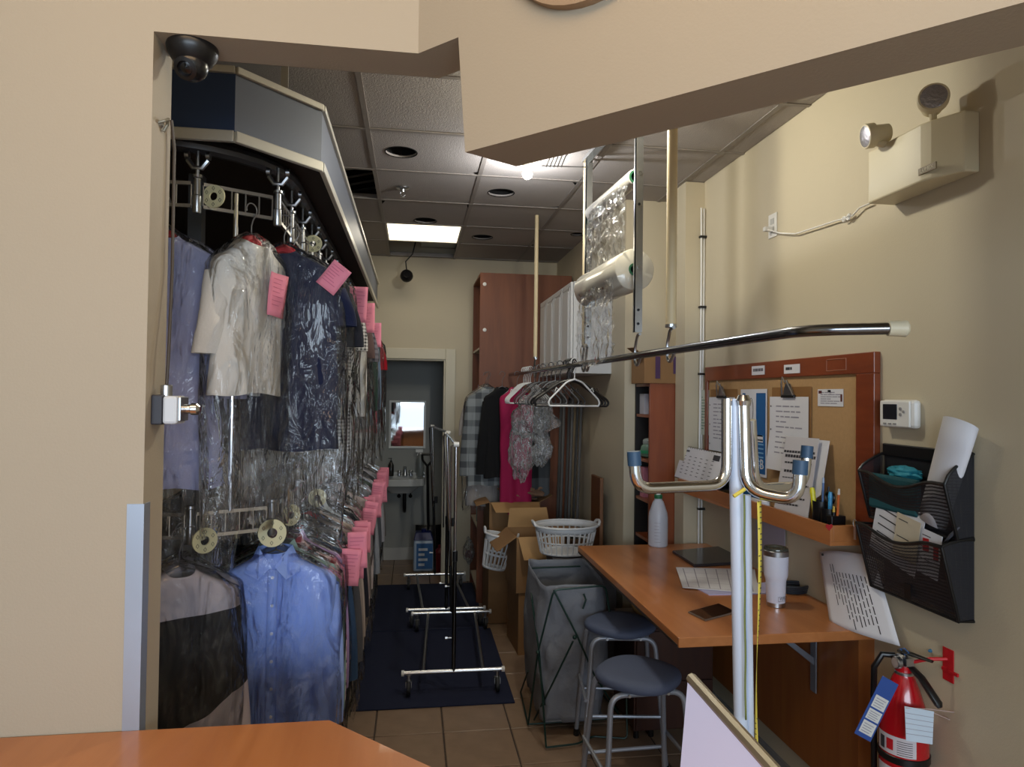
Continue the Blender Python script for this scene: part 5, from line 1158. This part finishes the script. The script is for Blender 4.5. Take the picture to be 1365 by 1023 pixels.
# flyers standing on the ledge
t = thing('leaning_flyers', 'white flyers with black headline leaning on the cork board behind the chrome arms', 'flyer', (1.62, 2.75, LZ))
def fl(ps, m, nm): return MB().prism(ps, (.0015, 0, 0)).build(nm, m, t)
q = [W(1048, 582, X=1.675), W(1092, 585, X=1.675), W(1076, 696, X=1.60), W(1030, 688, X=1.60)]
q2 = [W(1060, 584, X=1.69), W(1106, 588, X=1.69), W(1094, 660, X=1.64), W(1066, 680, X=1.64)]
fl(q2, PAPER, 'sheet'); fl(q, mat('greyish_paper', 'c9c5ca', .8), 'sheet')
def Q(u, v): return q[0]*(1-u)*(1-v)+q[1]*u*(1-v)+q[2]*u*v+q[3]*(1-u)*v+Vector((-.001, 0, 0))
mb = MB()
for v, h, u0, u1 in ((.17, .028, .02, .95), (.22, .035, .08, .98), (.31, .02, .1, .9), (.41, .03, .12, .85), (.50, .012, .1, .8), (.58, .02, .12, .9), (.66, .012, .1, .8), (.74, .02, .2, .85), (.82, .02, .1, .7)):
    u = u0
    while u < u1: mb.add([Q(u, v), Q(min(u1, u+.07), v), Q(min(u1, u+.07), v+h), Q(u, v+h)], [(0,1,2,3)]); u += .085
mb.build('headline', INK, t)['kind'] = 'stuff'
# pen cup
pc_ = W(1098, 690, Z=LZ); pc_.x = 1.63; pc_.y = 2.52
t = thing('pen_cup', 'black pen cup with pens and a yellow highlighter on the ledge', 'pen holder', (pc_.x, pc_.y, LZ))
cx_, cy_ = pc_.x, pc_.y
for k, dy in enumerate((.028, -.028)): MB().lathe([(.030,0),(.031,.002),(.031,.125-.02*k),(.028,.125-.02*k),(.028,.006)], (cx_, cy_+dy, LZ), seg=24).build('cup', BLKP, t, smooth=True)
MB().box((cx_-.03, cy_-.09, LZ), (cx_+.03, cy_-.058, LZ+.085)).build('cup', BLKP, t, bevel=.003)
def pen(name, lb, dx, dy, h, tx_, ty_, col, tip=None, r=.0045):
    p = Vector((cx_+dx, cy_+dy, LZ+.02)); q = p+Vector((tx_, ty_, h)); d_ = (q-p).normalized()
    t = thing(name, lb, 'pen', p); MB().tube([p, q-d_*.02], r, 8).build('barrel', mat('pen_'+col, col, .4), t, smooth=True)
    MB().tube([q-d_*.022, q], [r*1.15, r*.8], 8).build('cap', mat('pen_'+(tip or col), tip or col, .4), t, smooth=True)
pen('highlighter', 'fat yellow highlighter in the left pen cup', -.008, .045, .155, -.012, .012, 'e6dc20', r=.010)
pen('pen', 'blue pen standing tall in the left pen cup', .004, .025, .20, .004, -.002, '5a7ab0', 'a9bcd8')
pen('pen', 'dark pen in the left pen cup beside the highlighter', .010, .018, .165, .01, -.012, '1c2030')
pen('marker', 'light blue marker in the right pen cup', -.002, -.035, .15, .0, -.004, '3a9ad0', r=.008)
pen('pencil', 'orange pencil with white end sticking out right of the pen cup', .0, -.075, .17, -.004, -.022, 'd0682a', 'd8d0c8')
pen('pen', 'yellow-labelled dark pen in the small box right of the cups', -.01, -.07, .10, .0, -.004, '1c1c20', 'c8a830')
t = thing('scissors', 'black-handled scissors standing in the right pen cup', 'scissors', (cx_, cy_-.02, LZ+.02))
for s_ in (-1, 1): MB().tube([(cx_+.01, cy_-.018+.014*s_+.014*math.cos(a), LZ+.145+.020*math.sin(a)) for a in [i*.6 for i in range(10)]], .0045, 6, closed=True).build('handle', BLKP, t, smooth=True)
MB().box((cx_+.008, cy_-.026, LZ+.015), (cx_+.012, cy_-.010, LZ+.13)).build('blades', STEEL, t)
t = thing('small_pot', 'small white round pot on the ledge below the blue flyer', 'cap', (1.60, 3.0, LZ))
c = W(1020, 655, X=1.60); MB().lathe([(.02,0),(.022,.004),(.020,.022),(.012,.03)], (1.60, c.y, lz1-.015)).build('body', WHITEP, t, smooth=True)
tag(MB().box((1.585, 2.75, LZ), (1.66, 3.2, LZ+.004)).box((1.57, 2.9, LZ+.004), (1.60, 3.15, LZ+.066)).build('ledge_papers', PAPER), 'flat white papers and cards lying along the ledge', 'paper')

# ================================================================ ON THE RIGHT WALL
# thermostat
p = W(1198, 552, X=XR-.02); yc, zc = p.y, p.z
t = thing('thermostat', 'white wall thermostat with dark screen beside the notice board', 'thermostat', (XR, yc, zc))
MB().box((XR-.030, yc-.088, zc-.050), (XR, yc+.082, zc+.050)).build('body', WHITEP, t, bevel=.012)
MB().box((XR-.036, yc-.072, zc-.046), (XR-.028, yc+.078, zc+.046)).build('front_cover', WHITEP, t, bevel=.008)
MB().box((XR-.0375, yc-.012, zc-.020), (XR-.0355, yc+.060, zc+.034)).build('screen', mat('lcd_dark', '23262a', .15), t, bevel=.001)
mb = MB(); [mb.box((XR-.039, y_-.008, zc-.038), (XR-.036, y_+.006, zc-.033)) for y_ in (yc+.05, yc+.025, yc+.0)]
mb.lathe([(.006,0),(.006,-.003)], (XR-.036, yc-.030, zc+.018), 'X', 10).lathe([(.006,0),(.006,-.003)], (XR-.036, yc-.030, zc-.002), 'X', 10).lathe([(.005,0),(.005,-.003)], (XR-.036, yc-.045, zc+.008), 'X', 10)
mb.build('buttons', mat('grey_buttons', '8c8a88', .5), t)['kind'] = 'stuff'
# file pockets
t = thing('wall_file_rack', 'black mesh two-tier wall file rack on the right wall', 'file rack', (XR, 2.08, 1.1))
MESH = mesh_cloth('black_wire_mesh', '26262b', .40, 330); RIM = mat('black_rim', '0c0c0e', .4)
def pocket(zt_, zb_, ya, yb2, dt, db, dip, back):
    """ya near (right) end, yb2 far (left) end; dt/db distance of the front from the wall at top/bottom"""
    def front(u, v):
        y = yb2+(ya-yb2)*u; top = zt_-dip*math.sin(math.pi*min(1, max(0, (u-.1)/.75)))**1.3*(1)
        z = top+(zb_-top)*v; x = XR-(dt+(db-dt)*v); return Vector((x, y, z))
    MB().grid(front, 16, 6).build('front_panel', MESH, t)
    def side(y, hb):
        def fn(u, v):
            xf = XR-(dt+(db-dt)*v); z0_ = zt_+(hb-zt_)*(1-u)**.6; z = z0_+(zb_-z0_)*v
            return Vector((XR-.004+(xf-XR+.004)*u, y, z))
        MB().grid(fn, 8, 6).build('side_panel', MESH, t)
        MB().tube([fn(u/8, 0) for u in range(9)], .005, 8).build('rim', RIM, t, smooth=True)
        MB().tube([fn(1, 0), fn(1, 1), fn(0, 1)], .0055, 8).build('rim', RIM, t, smooth=True)
    side(ya, back); side(yb2, back-.03)
    MB().tube([front(u/16, 0) for u in range(17)], .006, 8).build('rim', RIM, t, smooth=True)
    MB().tube([front(0, 1), front(1, 1)], .005, 8).build('rim', RIM, t, smooth=True)
    MB().box((XR-db, ya, zb_-.003), (XR-.003, yb2, zb_)).build('bottom_panel', MESH, t)
    MB().box((XR-.004, ya, zb_), (XR-.002, yb2, back)).build('back_panel', MESH, t)
    return front
fu = pocket(1.505, 1.335, 1.885, 2.29, .105, .06, .035, 1.60)
flw = pocket(1.315, 1.085, 1.885, 2.29, .115, .055, .03, 1.34)
MB().box((XR-.012, 1.885, 1.56), (XR-.002, 2.29, 1.605)).build('top_plate', RIM, t, bevel=.004)
MB().box((XR-.0785, 2.06, 1.10), (XR-.076, 2.09, 1.15)).build('label_holder', RIM, t)
t = thing('teal_pouch', 'teal fabric pouch inside the upper file pocket', 'pouch', (XR-.05, 2.15, 1.35))
MB().box((XR-.080, 2.03, 1.375), (XR-.060, 2.275, 1.50)).build('body', mat('dark_teal_fabric', '0f4a52', .8), t, bevel=.01)
wad((XR-.04, 2.14, 1.51), .05, 3, (.5, 1.5, .5)).build('flap', mat('teal_fabric', '1c8296', .7), t, smooth=True)
t = thing('rolled_papers', 'roll of white papers sticking up out of the upper file pocket', 'paper', (XR-.04, 1.95, 1.36))
pb, pt = Vector((XR-.05, 2.0, 1.37)), Vector((XR-.045, 1.89, 1.695))
for k in range(2):
    r_ = .052-.012*k; ax = (pt-pb).normalized(); u_ = ax.cross(Vector((1,0,0))).normalized(); v_ = ax.cross(u_)
    MB().grid(lambda u, v: pb+(pt-pb)*(v*(1-.06*k))+u_*r_*(1+.25*v)*math.cos(.6+u*4.9)+v_*r_*.55*math.sin(.6+u*4.9)+Vector((0,0,.02*math.sin(u*5)*(v > .9))), 22, 6).build('sheet', PAPER, t, smooth=True, solid=.001)
t = thing('envelope', 'white printed envelope in the lower file pocket', 'envelope', (XR-.07, 2.14, 1.2))
def epl(name, ys, zs, x, m, tilt, tt, lines=0, sd=1):
    y_c, z_c = sum(ys)/2, sum(zs)/2; ro = Matrix.Rotation(R(tilt), 3, 'X')
    o = MB().box((x, ys[0], zs[0]), (x+.002, ys[1], zs[1]), ro).build(name, m, tt)
    if lines:
        rs = random.Random(sd); mb = MB(); h = zs[1]-zs[0]; w_ = ys[1]-ys[0]
        for k in range(lines):
            z = zs[1]-h*(.12+.8*k/lines); a = ys[1]-w_*.1; mb.box((x-.0006, a-w_*rs.uniform(.3, .7), z-h*.02), (x-.0002, a, z), ro, (x+.001, y_c, z_c))
        mb.build('print', INK, o)
    return o
epl('sheet', (2.02, 2.25), (1.20, 1.42), XR-.075, PAPER, 14, t, 6)
t = thing('tan_card', 'beige card leaning in front of the envelope in the lower pocket', 'card', (XR-.08, 2.08, 1.2)); epl('card', (2.015, 2.125), (1.23, 1.375), XR-.088, mat('beige_card', 'c9bda6', .7), 10, t, 2, 3)
t = thing('red_white_leaflet', 'small white leaflet with red block in the lower pocket at right', 'leaflet', (XR-.07, 1.98, 1.2)); epl('sheet', (1.93, 2.02), (1.20, 1.345), XR-.082, PAPER, 8, t, 3, 4)
MB().box((XR-.084, 1.975, 1.28), (XR-.0825, 2.0, 1.32)).box((XR-.084, 1.935, 1.26), (XR-.0825, 1.955, 1.31)).build('red_block', REDP, t)
t = thing('cable_bundle', 'dark cable bundle in the near end of the lower pocket', 'cable', (XR-.05, 1.93, 1.3)); 
for k in range(3): MB().tube([(XR-.05+.02*math.cos(a), 1.925+.028*math.cos(a+1)-.006*k, 1.335+.022*math.sin(a)+.008*k) for a in [i*.6 for i in range(10)]], .004, 6, closed=True).build('loop', mat('grey_cable2', '4a4a50', .5), t, smooth=True)
t = thing('key_ring', 'small steel key ring hanging on the left side of the file rack', 'keys', (XR-.10, 2.3, 1.3))
MB().tube([(XR-.11, 2.305+.010*math.cos(a), 1.31+.014*math.sin(a)) for a in [i*.6 for i in range(10)]], .0015, 6, closed=True).box((XR-.1115, 2.298, 1.25), (XR-.1095, 2.310, 1.297)).build('keys', STEEL, t)
# fire extinguisher
fx, fy, fr2 = 1.625, 2.07, .074
t = thing('fire_extinguisher', 'red fire extinguisher with black handle on the right wall beside the desk', 'fire extinguisher', (fx, fy, .25))
MB().lathe([(.055,.25),(.070,.262),(fr2,.28),(fr2,.66),(.072,.70),(.062,.76),(.047,.81),(.034,.845),(.026,.86),(.026,.885)], (fx, fy, 0), seg=40).build('cylinder', REDPAINT, t, smooth=True)
MB().lathe([(.028,.855),(.0285,.858),(.0285,.864),(.027,.866)], (fx, fy, 0), seg=24).build('neck_ring', STEEL, t, smooth=True)
MB().lathe([(.0755,.25+.0),(.0755,.25)], (fx, fy, 0), seg=8, cap=False) if False else None
MB().lathe([(.0775,.585),(.0775,.605),(.0745,.607),(.0745,.583)], (fx, fy, 0), seg=40, cap=False).build('band', BLKP, t, smooth=True)
def wrap(a0, a1, z0_, z1_, rr, m, nm, par): return MB().grid(lambda u, v: Vector((fx+rr*math.cos(a0+(a1-a0)*u), fy+rr*math.sin(a0+(a1-a0)*u), z0_+(z1_-z0_)*v)), 16, 3).build(nm, m, par, smooth=True)
lab = wrap(-3.5, -1.75, .612, .672, .0752, mat('label_white', 'd0c9cc', .4), 'label', t)
for k in range(7): wrap(-2.5, -1.9, .617+.007*k, .619+.007*k, .0756, INK, 'label_print', lab)
wrap(-2.95, -2.65, .625, .66, .0756, REDP, 'label_print', lab); wrap(-3.3, -3.05, .62, .66, .0756, INK, 'label_print', lab)
lab = wrap(-3.5, -1.75, .40, .57, .0752, mat('label_white', 'd0c9cc', .4), 'label', t); wrap(-3.0, -2.0, .47, .55, .0756, REDP, 'label_print', lab)
MB().lathe([(.018,.885),(.020,.89),(.020,.91),(.012,.92)], (fx, fy, 0)).box((fx-.014, fy-.03, .89), (fx+.014, fy+.02, .915)).build('valve', STEEL, t, smooth=True)
h_ = MB(); h_.tube([(fx, fy+.02, .925), (fx+.005, fy-.03, .93), (fx+.03, fy-.09, .928)], [.012, .013, .008], 8, sy=.5); h_.build('lever', BLKP, t, smooth=True)
h_ = MB(); h_.tube([(fx, fy+.01, .905), (fx+.015, fy-.06, .865), (fx+.03, fy-.115, .805), (fx+.032, fy-.12, .795)], [.010, .015, .016, .009], 10, sy=.6); h_.build('carry_handle', BLKP, t, smooth=True)
MB().lathe([(.020,-.004),(.020,-.016),(.018,-.018)], (fx-.018, fy-.004, .895), 'X', 20).build('gauge', STEEL, t, smooth=True)
MB().lathe([(.016,-.0185),(.001,-.0190)], (fx-.018, fy-.004, .895), 'X', 20).build('gauge_face', mat('gauge_face', 'b0a09a', .3), t)
MB().tube([(fx-.01, fy+.03, .905), (fx-.045, fy+.045, .905), (fx-.068, fy+.055, .86), (fx-.066, fy+.06, .76), (fx-.060, fy+.065, .50)], .010, 10).build('hose', BLKP, t, smooth=True)
MB().tube([(fx-.005, fy-.01, .922), (fx-.005, fy-.03, .935), (fx-.005, fy-.01, .942), (fx-.005, fy+.01, .935)], .002, 6, closed=True).build('safety_pin', mat('blue_tag_tie', '2f6ab0', .4), t, smooth=True)
br = MB(); br.box((XR-.004, fy-.105, .86), (XR-.001, fy-.06, .965)); br.tube([(XR-.004, fy-.08, .93), (XR-.05, fy-.06, .925), (fx+.01, fy-.02, .90)], .006, 8); br.build('wall_hook', REDP, t, bevel=.001)
MB().box((XR-.008, fy-.125, .80+.09), (XR-.002, fy-.06, .90)).build('hook_plate', REDP, t)
# blue tag
a = W(1178, 902, Y=1.97); u_ = (W(1146, 967, Y=1.97)-a); v_ = (W(1200, 918, Y=1.97)-a); v_ = (v_-u_*(v_.dot(u_)/u_.dot(u_))); v_.normalize(); u2 = u_.normalized(); L1, L2 = u_.length+.03, .058
nt_ = u2.cross(v_)
BT = mat('blue_tag', '2c4f98', .5)
MB().prism([a-v_*.005, a+v_*L2, a+v_*L2+u2*L1, a-v_*.005+u2*L1], nt_*.001).build('inspection_tag', BT, t)
mb = MB(); m2 = MB()
sg = 1 if nt_.y > 0 else -1
for k, (s0_, s1_) in enumerate(((.30, .50), (.53, .70), (.73, .93))):
    o_ = -nt_*.0012*sg if sg > 0 else nt_*.0022; q_ = a+o_; mb.add([q_+u2*L1*s0_+v_*.003, q_+u2*L1*s0_+v_*(L2-.006), q_+u2*L1*s1_+v_*(L2-.006), q_+u2*L1*s1_+v_*.003], [(0,1,2,3)])
    for j in range(4): s2 = s0_+(s1_-s0_)*(.2+.2*j); o2 = o_*1.6; q_ = a+o2; m2.add([q_+u2*L1*s2+v_*.008, q_+u2*L1*s2+v_*(L2-.014-.005*(j % 2)), q_+u2*L1*(s2+.012)+v_*(L2-.014-.005*(j % 2)), q_+u2*L1*(s2+.012)+v_*.008], [(0,1,2,3)])
mb.build('tag_panels', mat('tag_white', 'd8d8d4', .5), t); m2.build('tag_print', LINK, t)
# white paper tag on strings
qa, qb, qc, qd = W(1206, 942, Y=1.965), W(1245, 949, Y=1.965), W(1243, 993, Y=1.965), W(1208, 988, Y=1.965)
MB().prism([qa, qb, qc, qd], (0, .001, 0)).build('paper_tag', mat('pale_blue_paper', 'ccdbe8', .7), t)
mb = MB()
for k in range(5):
    f_ = .18+.15*k; p, q = qa+(qd-qa)*f_, qb+(qc-qb)*f_; o_ = Vector((0, -.0006, 0)); mb.add([p+o_, q+o_, q+o_-Vector((0,0,.0014)), p+o_-Vector((0,0,.0014))], [(0,1,2,3)])
mb.build('tag_lines', LINK, t)
MB().tube([W(1207, 944, Y=1.965), W(1240, 946, Y=1.97), W(1272, 950, X=XR-.002)], .0014, 5).tube([W(1240, 949, Y=1.967), W(1266, 960, X=XR-.002)], .0014, 5).build('tag_string', mat('pinkish_string', 'c0a8a0', .7), t)
tag(MB().lathe([(.006,0),(.004,-.008),(.001,-.011)], W(1241, 868, X=XR), 'X', 12).build('wall_screw', mat('blue_plug', '2c6a90', .5)), 'small blue plug in the wall above the fire extinguisher bracket', 'screw')
# emergency light
ey0, ey1 = 1.865, 2.245; ez0, ez1 = W(1190, 275, X=XR, ).z, W(1306, 148, X=XR).z; ed = .105
t = thing('emergency_light', 'cream two-head emergency light unit high on the right wall', 'emergency light', (XR, 2.05, ez0))
pr = [(XR, ey1), (XR-ed, ey1), (XR-ed, ey0+.12), (XR-ed*.92, ey0+.085), (XR-ed*.5, ey0+.0), (XR, ey0)]
EM = mat('cream_enamel', 'd6cbab', .4)
MB().prism([(x_, y_, ez0) for x_, y_ in pr], (0, 0, ez1-ez0)).build('housing', EM, t, bevel=.006)
lp = W(1236, 225, X=XR-ed-.001)
MB().box((XR-ed-.003, lp.y-.038, lp.z-.011), (XR-ed+.002, lp.y+.038, lp.z+.011)).build('name_plate', mat('aged_plate', '8c7d60', .5), t, bevel=.001)
text_mesh('plate_lettering', 'LUMEX', .018, frame((XR-ed-.0036, lp.y, lp.z), (0,-1,0), (0,0,1)), EM, t)
def head(px, py, dirv, r_, y_, dist, mt_):
    c = W(px, py, X=dist); d_ = Vector(dirv).normalized(); ro = Vector((0,0,1)).rotation_difference(d_).to_matrix()
    MB().lathe([(r_*.62,-r_*1.5),(r_*.70,-r_*1.55+.004),(r_*.78,-r_*.3),(r_*1.0,-r_*.2),(r_*1.0,r_*.35),(r_*.95,r_*.44),(r_*.86,r_*.44)], c, rot=ro, seg=32).build('lamp_head', EM, t, smooth=True)
    ln = MB().lathe([(r_*.84,r_*.445),(r_*.6,r_*.50),(r_*.3,r_*.53),(r_*.001,r_*.54)], c, rot=ro, seg=32).build('lens', mat('clear_reflector', 'b4b2ba', .2, .6, bump=.4, bscale=90), t, smooth=True)
    MB().tube([c-d_*r_*.5+Vector((0,0,-r_*.7)), Vector((XR-ed*.55, mt_, ez1-.02))], .011, 10).build('swivel', EM, t, smooth=True)
head(1160, 181, (-.55, .1, -.10), .043, 0, 1.575, 2.13)
head(1244, 132, (-.62, -.85, .05), .045, 0, 1.62, 1.985)
# outlet with plug and cord
p = W(1031, 301, X=XR)
t = thing('wall_outlet', 'white wall outlet with a plug, high on the right wall', 'outlet', (XR, p.y, p.z))
MB().box((XR-.006, p.y-.038, p.z-.058), (XR, p.y+.038, p.z+.058)).build('cover_plate', WHITEP, t, bevel=.002)
MB().box((XR-.008, p.y-.017, p.z+.006), (XR-.006, p.y+.017, p.z+.034)).box((XR-.008, p.y-.017, p.z-.034), (XR-.006, p.y+.017, p.z-.006)).build('socket_face', mat('grey_white', 'bdbcb8', .4), t)
t = thing('power_cord', 'white power cord with an in-line knot from the outlet to the emergency light', 'cord', (XR-.03, p.y, p.z-.02))
MB().box((XR-.050, p.y-.012, p.z-.03), (XR-.008, p.y+.012, p.z-.008)).build('plug', WHITEP, t, bevel=.004)
pts = [W(x, y, X=XR-.018) for x, y in ((1040, 311), (1060, 312), (1085, 304), (1112, 295), (1128, 291), (1136, 288), (1146, 277), (1160, 271))]
pts = [Vector((XR-.035, p.y-.0, p.z-.02))]+pts
MB().tube(pts, .0035, 8).build('cable', WHITEP, t, smooth=True)
kn = W(1128, 291, X=XR-.02)
MB().tube([kn+Vector((.0, .022*math.cos(a), .010*math.sin(2*a))) for a in [i*.52 for i in range(12)]], .004, 6, closed=True).sphere(kn+Vector((0,-.02,.006)), .009).build('knot', WHITEP, t, smooth=True)

# ================================================================ STAND WITH CHROME ARMS, TAPE, MONITOR
WP = mat('bluish_white_paint', 'c9d6ea', .3)
sy_ = 1.35
t = thing('bagging_stand', 'white post with three chrome hook arms tipped in blue behind the counter', 'garment stand', (.69, sy_, 0))
pa, pb2 = W(986, 528, Y=sy_), W(992, 1000, Y=sy_)
sx_ = (pa.x+pb2.x)/2
MB().tube([(W(988, 990, Y=sy_).x+.004, sy_, .02), W(988, 990, Y=sy_), W(979, 532, Y=sy_)], .0140, 18).build('post', WP, t, smooth=True)
MB().tube([(W(1000, 990, Y=sy_).x+.004, sy_, .02), W(1000, 990, Y=sy_), W(996, 660, Y=sy_)], .0080, 14).build('side_tube', WP, t, smooth=True)
MB().lathe([(.16,0),(.16,.012),(.03,.02),(.02,.04)], (sx_, sy_, 0), seg=32).build('base', DSTEEL, t, smooth=True)
CAPB = mat('navy_rubber_cap', '2b4a68', .5)
def arm(pix, Ys, r_=.0115, flat=False):
    pts = [W(x, y, Y=Y_) for (x, y), Y_ in zip(pix, Ys)]
    pr_ = rounded(pts, .045, 7)
    MB().tube(pr_, r_, 14).build('arm', CHROME, t, smooth=True)
    e = pts[-1]; d_ = (pts[-1]-pts[-2]).normalized()
    MB().tube([e-d_*.022, e+d_*.006], r_*1.18, 14).build('arm_tip', CAPB, t, smooth=True)
arm([(969, 532), (969, 647), (848, 652), (845, 606)], [1.34, 1.335, 1.30, 1.30])
arm([(991, 536), (994, 655), (1064, 668), (1067, 618)], [1.33, 1.325, 1.26, 1.26], .0125)
arm([(1001, 560), (1006, 652), (1072, 648), (1076, 598)], [1.37, 1.39, 1.46, 1.46])
MB().lathe([(.014,0),(.016,.01),(.010,.022)], W(991, 541, Y=1.33)).build('arm_cap', CHROME, t, smooth=True)
YEL = mat('yellow_tape', 'd8c850', .6)
t = thing('tape_measure', 'yellow tailor tape measure looped over the stand arm and hanging down', 'tape measure', W(1010, 670, Y=1.30))
t0, t1 = W(1012, 668, Y=1.305), W(1009, 1000, Y=1.32)
def tp_(u, v): c_ = t0+(t1-t0)*v; return c_+Vector(((u-.5)*.012*(math.cos(v*2)), (u-.5)*.006, 0))+Vector((.003*math.sin(v*6), 0, 0))
tpo = MB().grid(tp_, 2, 30).build('ribbon', YEL, t, smooth=True, solid=.0006)
mb = MB()
for k in range(46):
    v = k/46; a_, b_, c_, d_ = tp_(.5, v), tp_(1 if k % 5 else .05, v), tp_(1 if k % 5 else .05, v+.004), tp_(.5, v+.004); o_ = Vector((0, -.0012, 0)); mb.add([a_+o_, b_+o_, c_+o_, d_+o_], [(0,1,2,3)])
mb.build('ticks', INK, t)
MB().box(t1+Vector((-.007, -.002, -.012)), t1+Vector((.007, .002, .002))).build('metal_end', STEEL, t)
t2, t3 = W(992, 660, Y=1.325), W(994, 960, Y=1.325)
MB().grid(lambda u, v: t2+(t3-t2)*v+Vector(((u-.5)*.004, -.004*math.sin(v*20)*.3, 0)), 2, 30).build('ribbon', mat('olive_tape', '6f7a3c', .6), t, smooth=True, solid=.0006)
MB().tube([W(978+3*k, 662-2*k, Y=1.31) for k in range(6)], .004, 6).build('loop', YEL, t, smooth=True)
# monitor on the counter, seen from its side
mx = .30
t = thing('counter_display', 'pale display panel with metal edge standing on the front counter at bottom right', 'display', (mx, .6, 1.07))
a, b = W(917, 905, X=mx), W(1022, 1023, X=mx); a2 = W(905, 1023, X=mx)
dvv = (b-a).normalized(); L1 = .30; low = Vector((0, 0, -1)); pl_ = [a, a+dvv*L1, a+dvv*L1+Vector((0,0,-.18)), Vector((mx, a.y+.005, 1.075)), Vector((mx, a.y+.005, 1.09))]
pl_ = [a, a+dvv*L1, Vector((mx, (a+dvv*L1).y, 1.075)), Vector((mx, a2.y+(a2.y-a.y)*2, 1.075))]
MB().prism(pl_, (.008, 0, 0)).build('panel', mat('pale_display_glass', 'c6caea', .25, emit=.38), t)  # emission added to brighten the panel, as little light reaches this face
MB().tube([a+Vector((.004,0,0)), a+dvv*L1+Vector((.004,0,0))], .006, 8).build('metal_edge', mat('champagne_metal', '9c9480', .3, .7), t, smooth=True)
MB().box((mx-.03, .30, 1.070), (mx+.12, a2.y, 1.076)).build('foot', STEEL, t)
# round plaque at top of the bulkhead
p = W(792, 6, P=1.499); r_ = .20
n45 = Vector((-1, -1, 0)).normalized(); cc = p+Vector((0,0,r_)); ro = Vector((0,0,1)).rotation_difference(n45).to_matrix()
t = thing('round_sign', 'round tan rim of a disc mounted on the bulkhead, cut by the photo top', 'sign', cc)
MB().lathe([(r_,0),(r_,.02),(r_-.02,.024),(.01,.024)], cc, rot=ro, seg=48).build('disc', mat('tan_disc', 'a58c70', .6), t, smooth=True)

# small wire rack glimpsed under the ceiling left of the roll dispenser
t = thing('wire_rack', 'small grey wire rack hanging just under the ceiling beside the roll dispenser', 'rack', W(735, 215, Y=3.4))
g = lambda x, y: W(x, y, Y=3.4)
MB().tube([g(722, 221), g(783, 223)], .003, 6).build('front_wire', DSTEEL, t)
for k in range(5): MB().tube([g(728+5*k, 223), g(734+5*k, 208), W(738+5*k, 204, Y=3.55)], .0035, 6).build('cross_wire', DSTEEL, t)
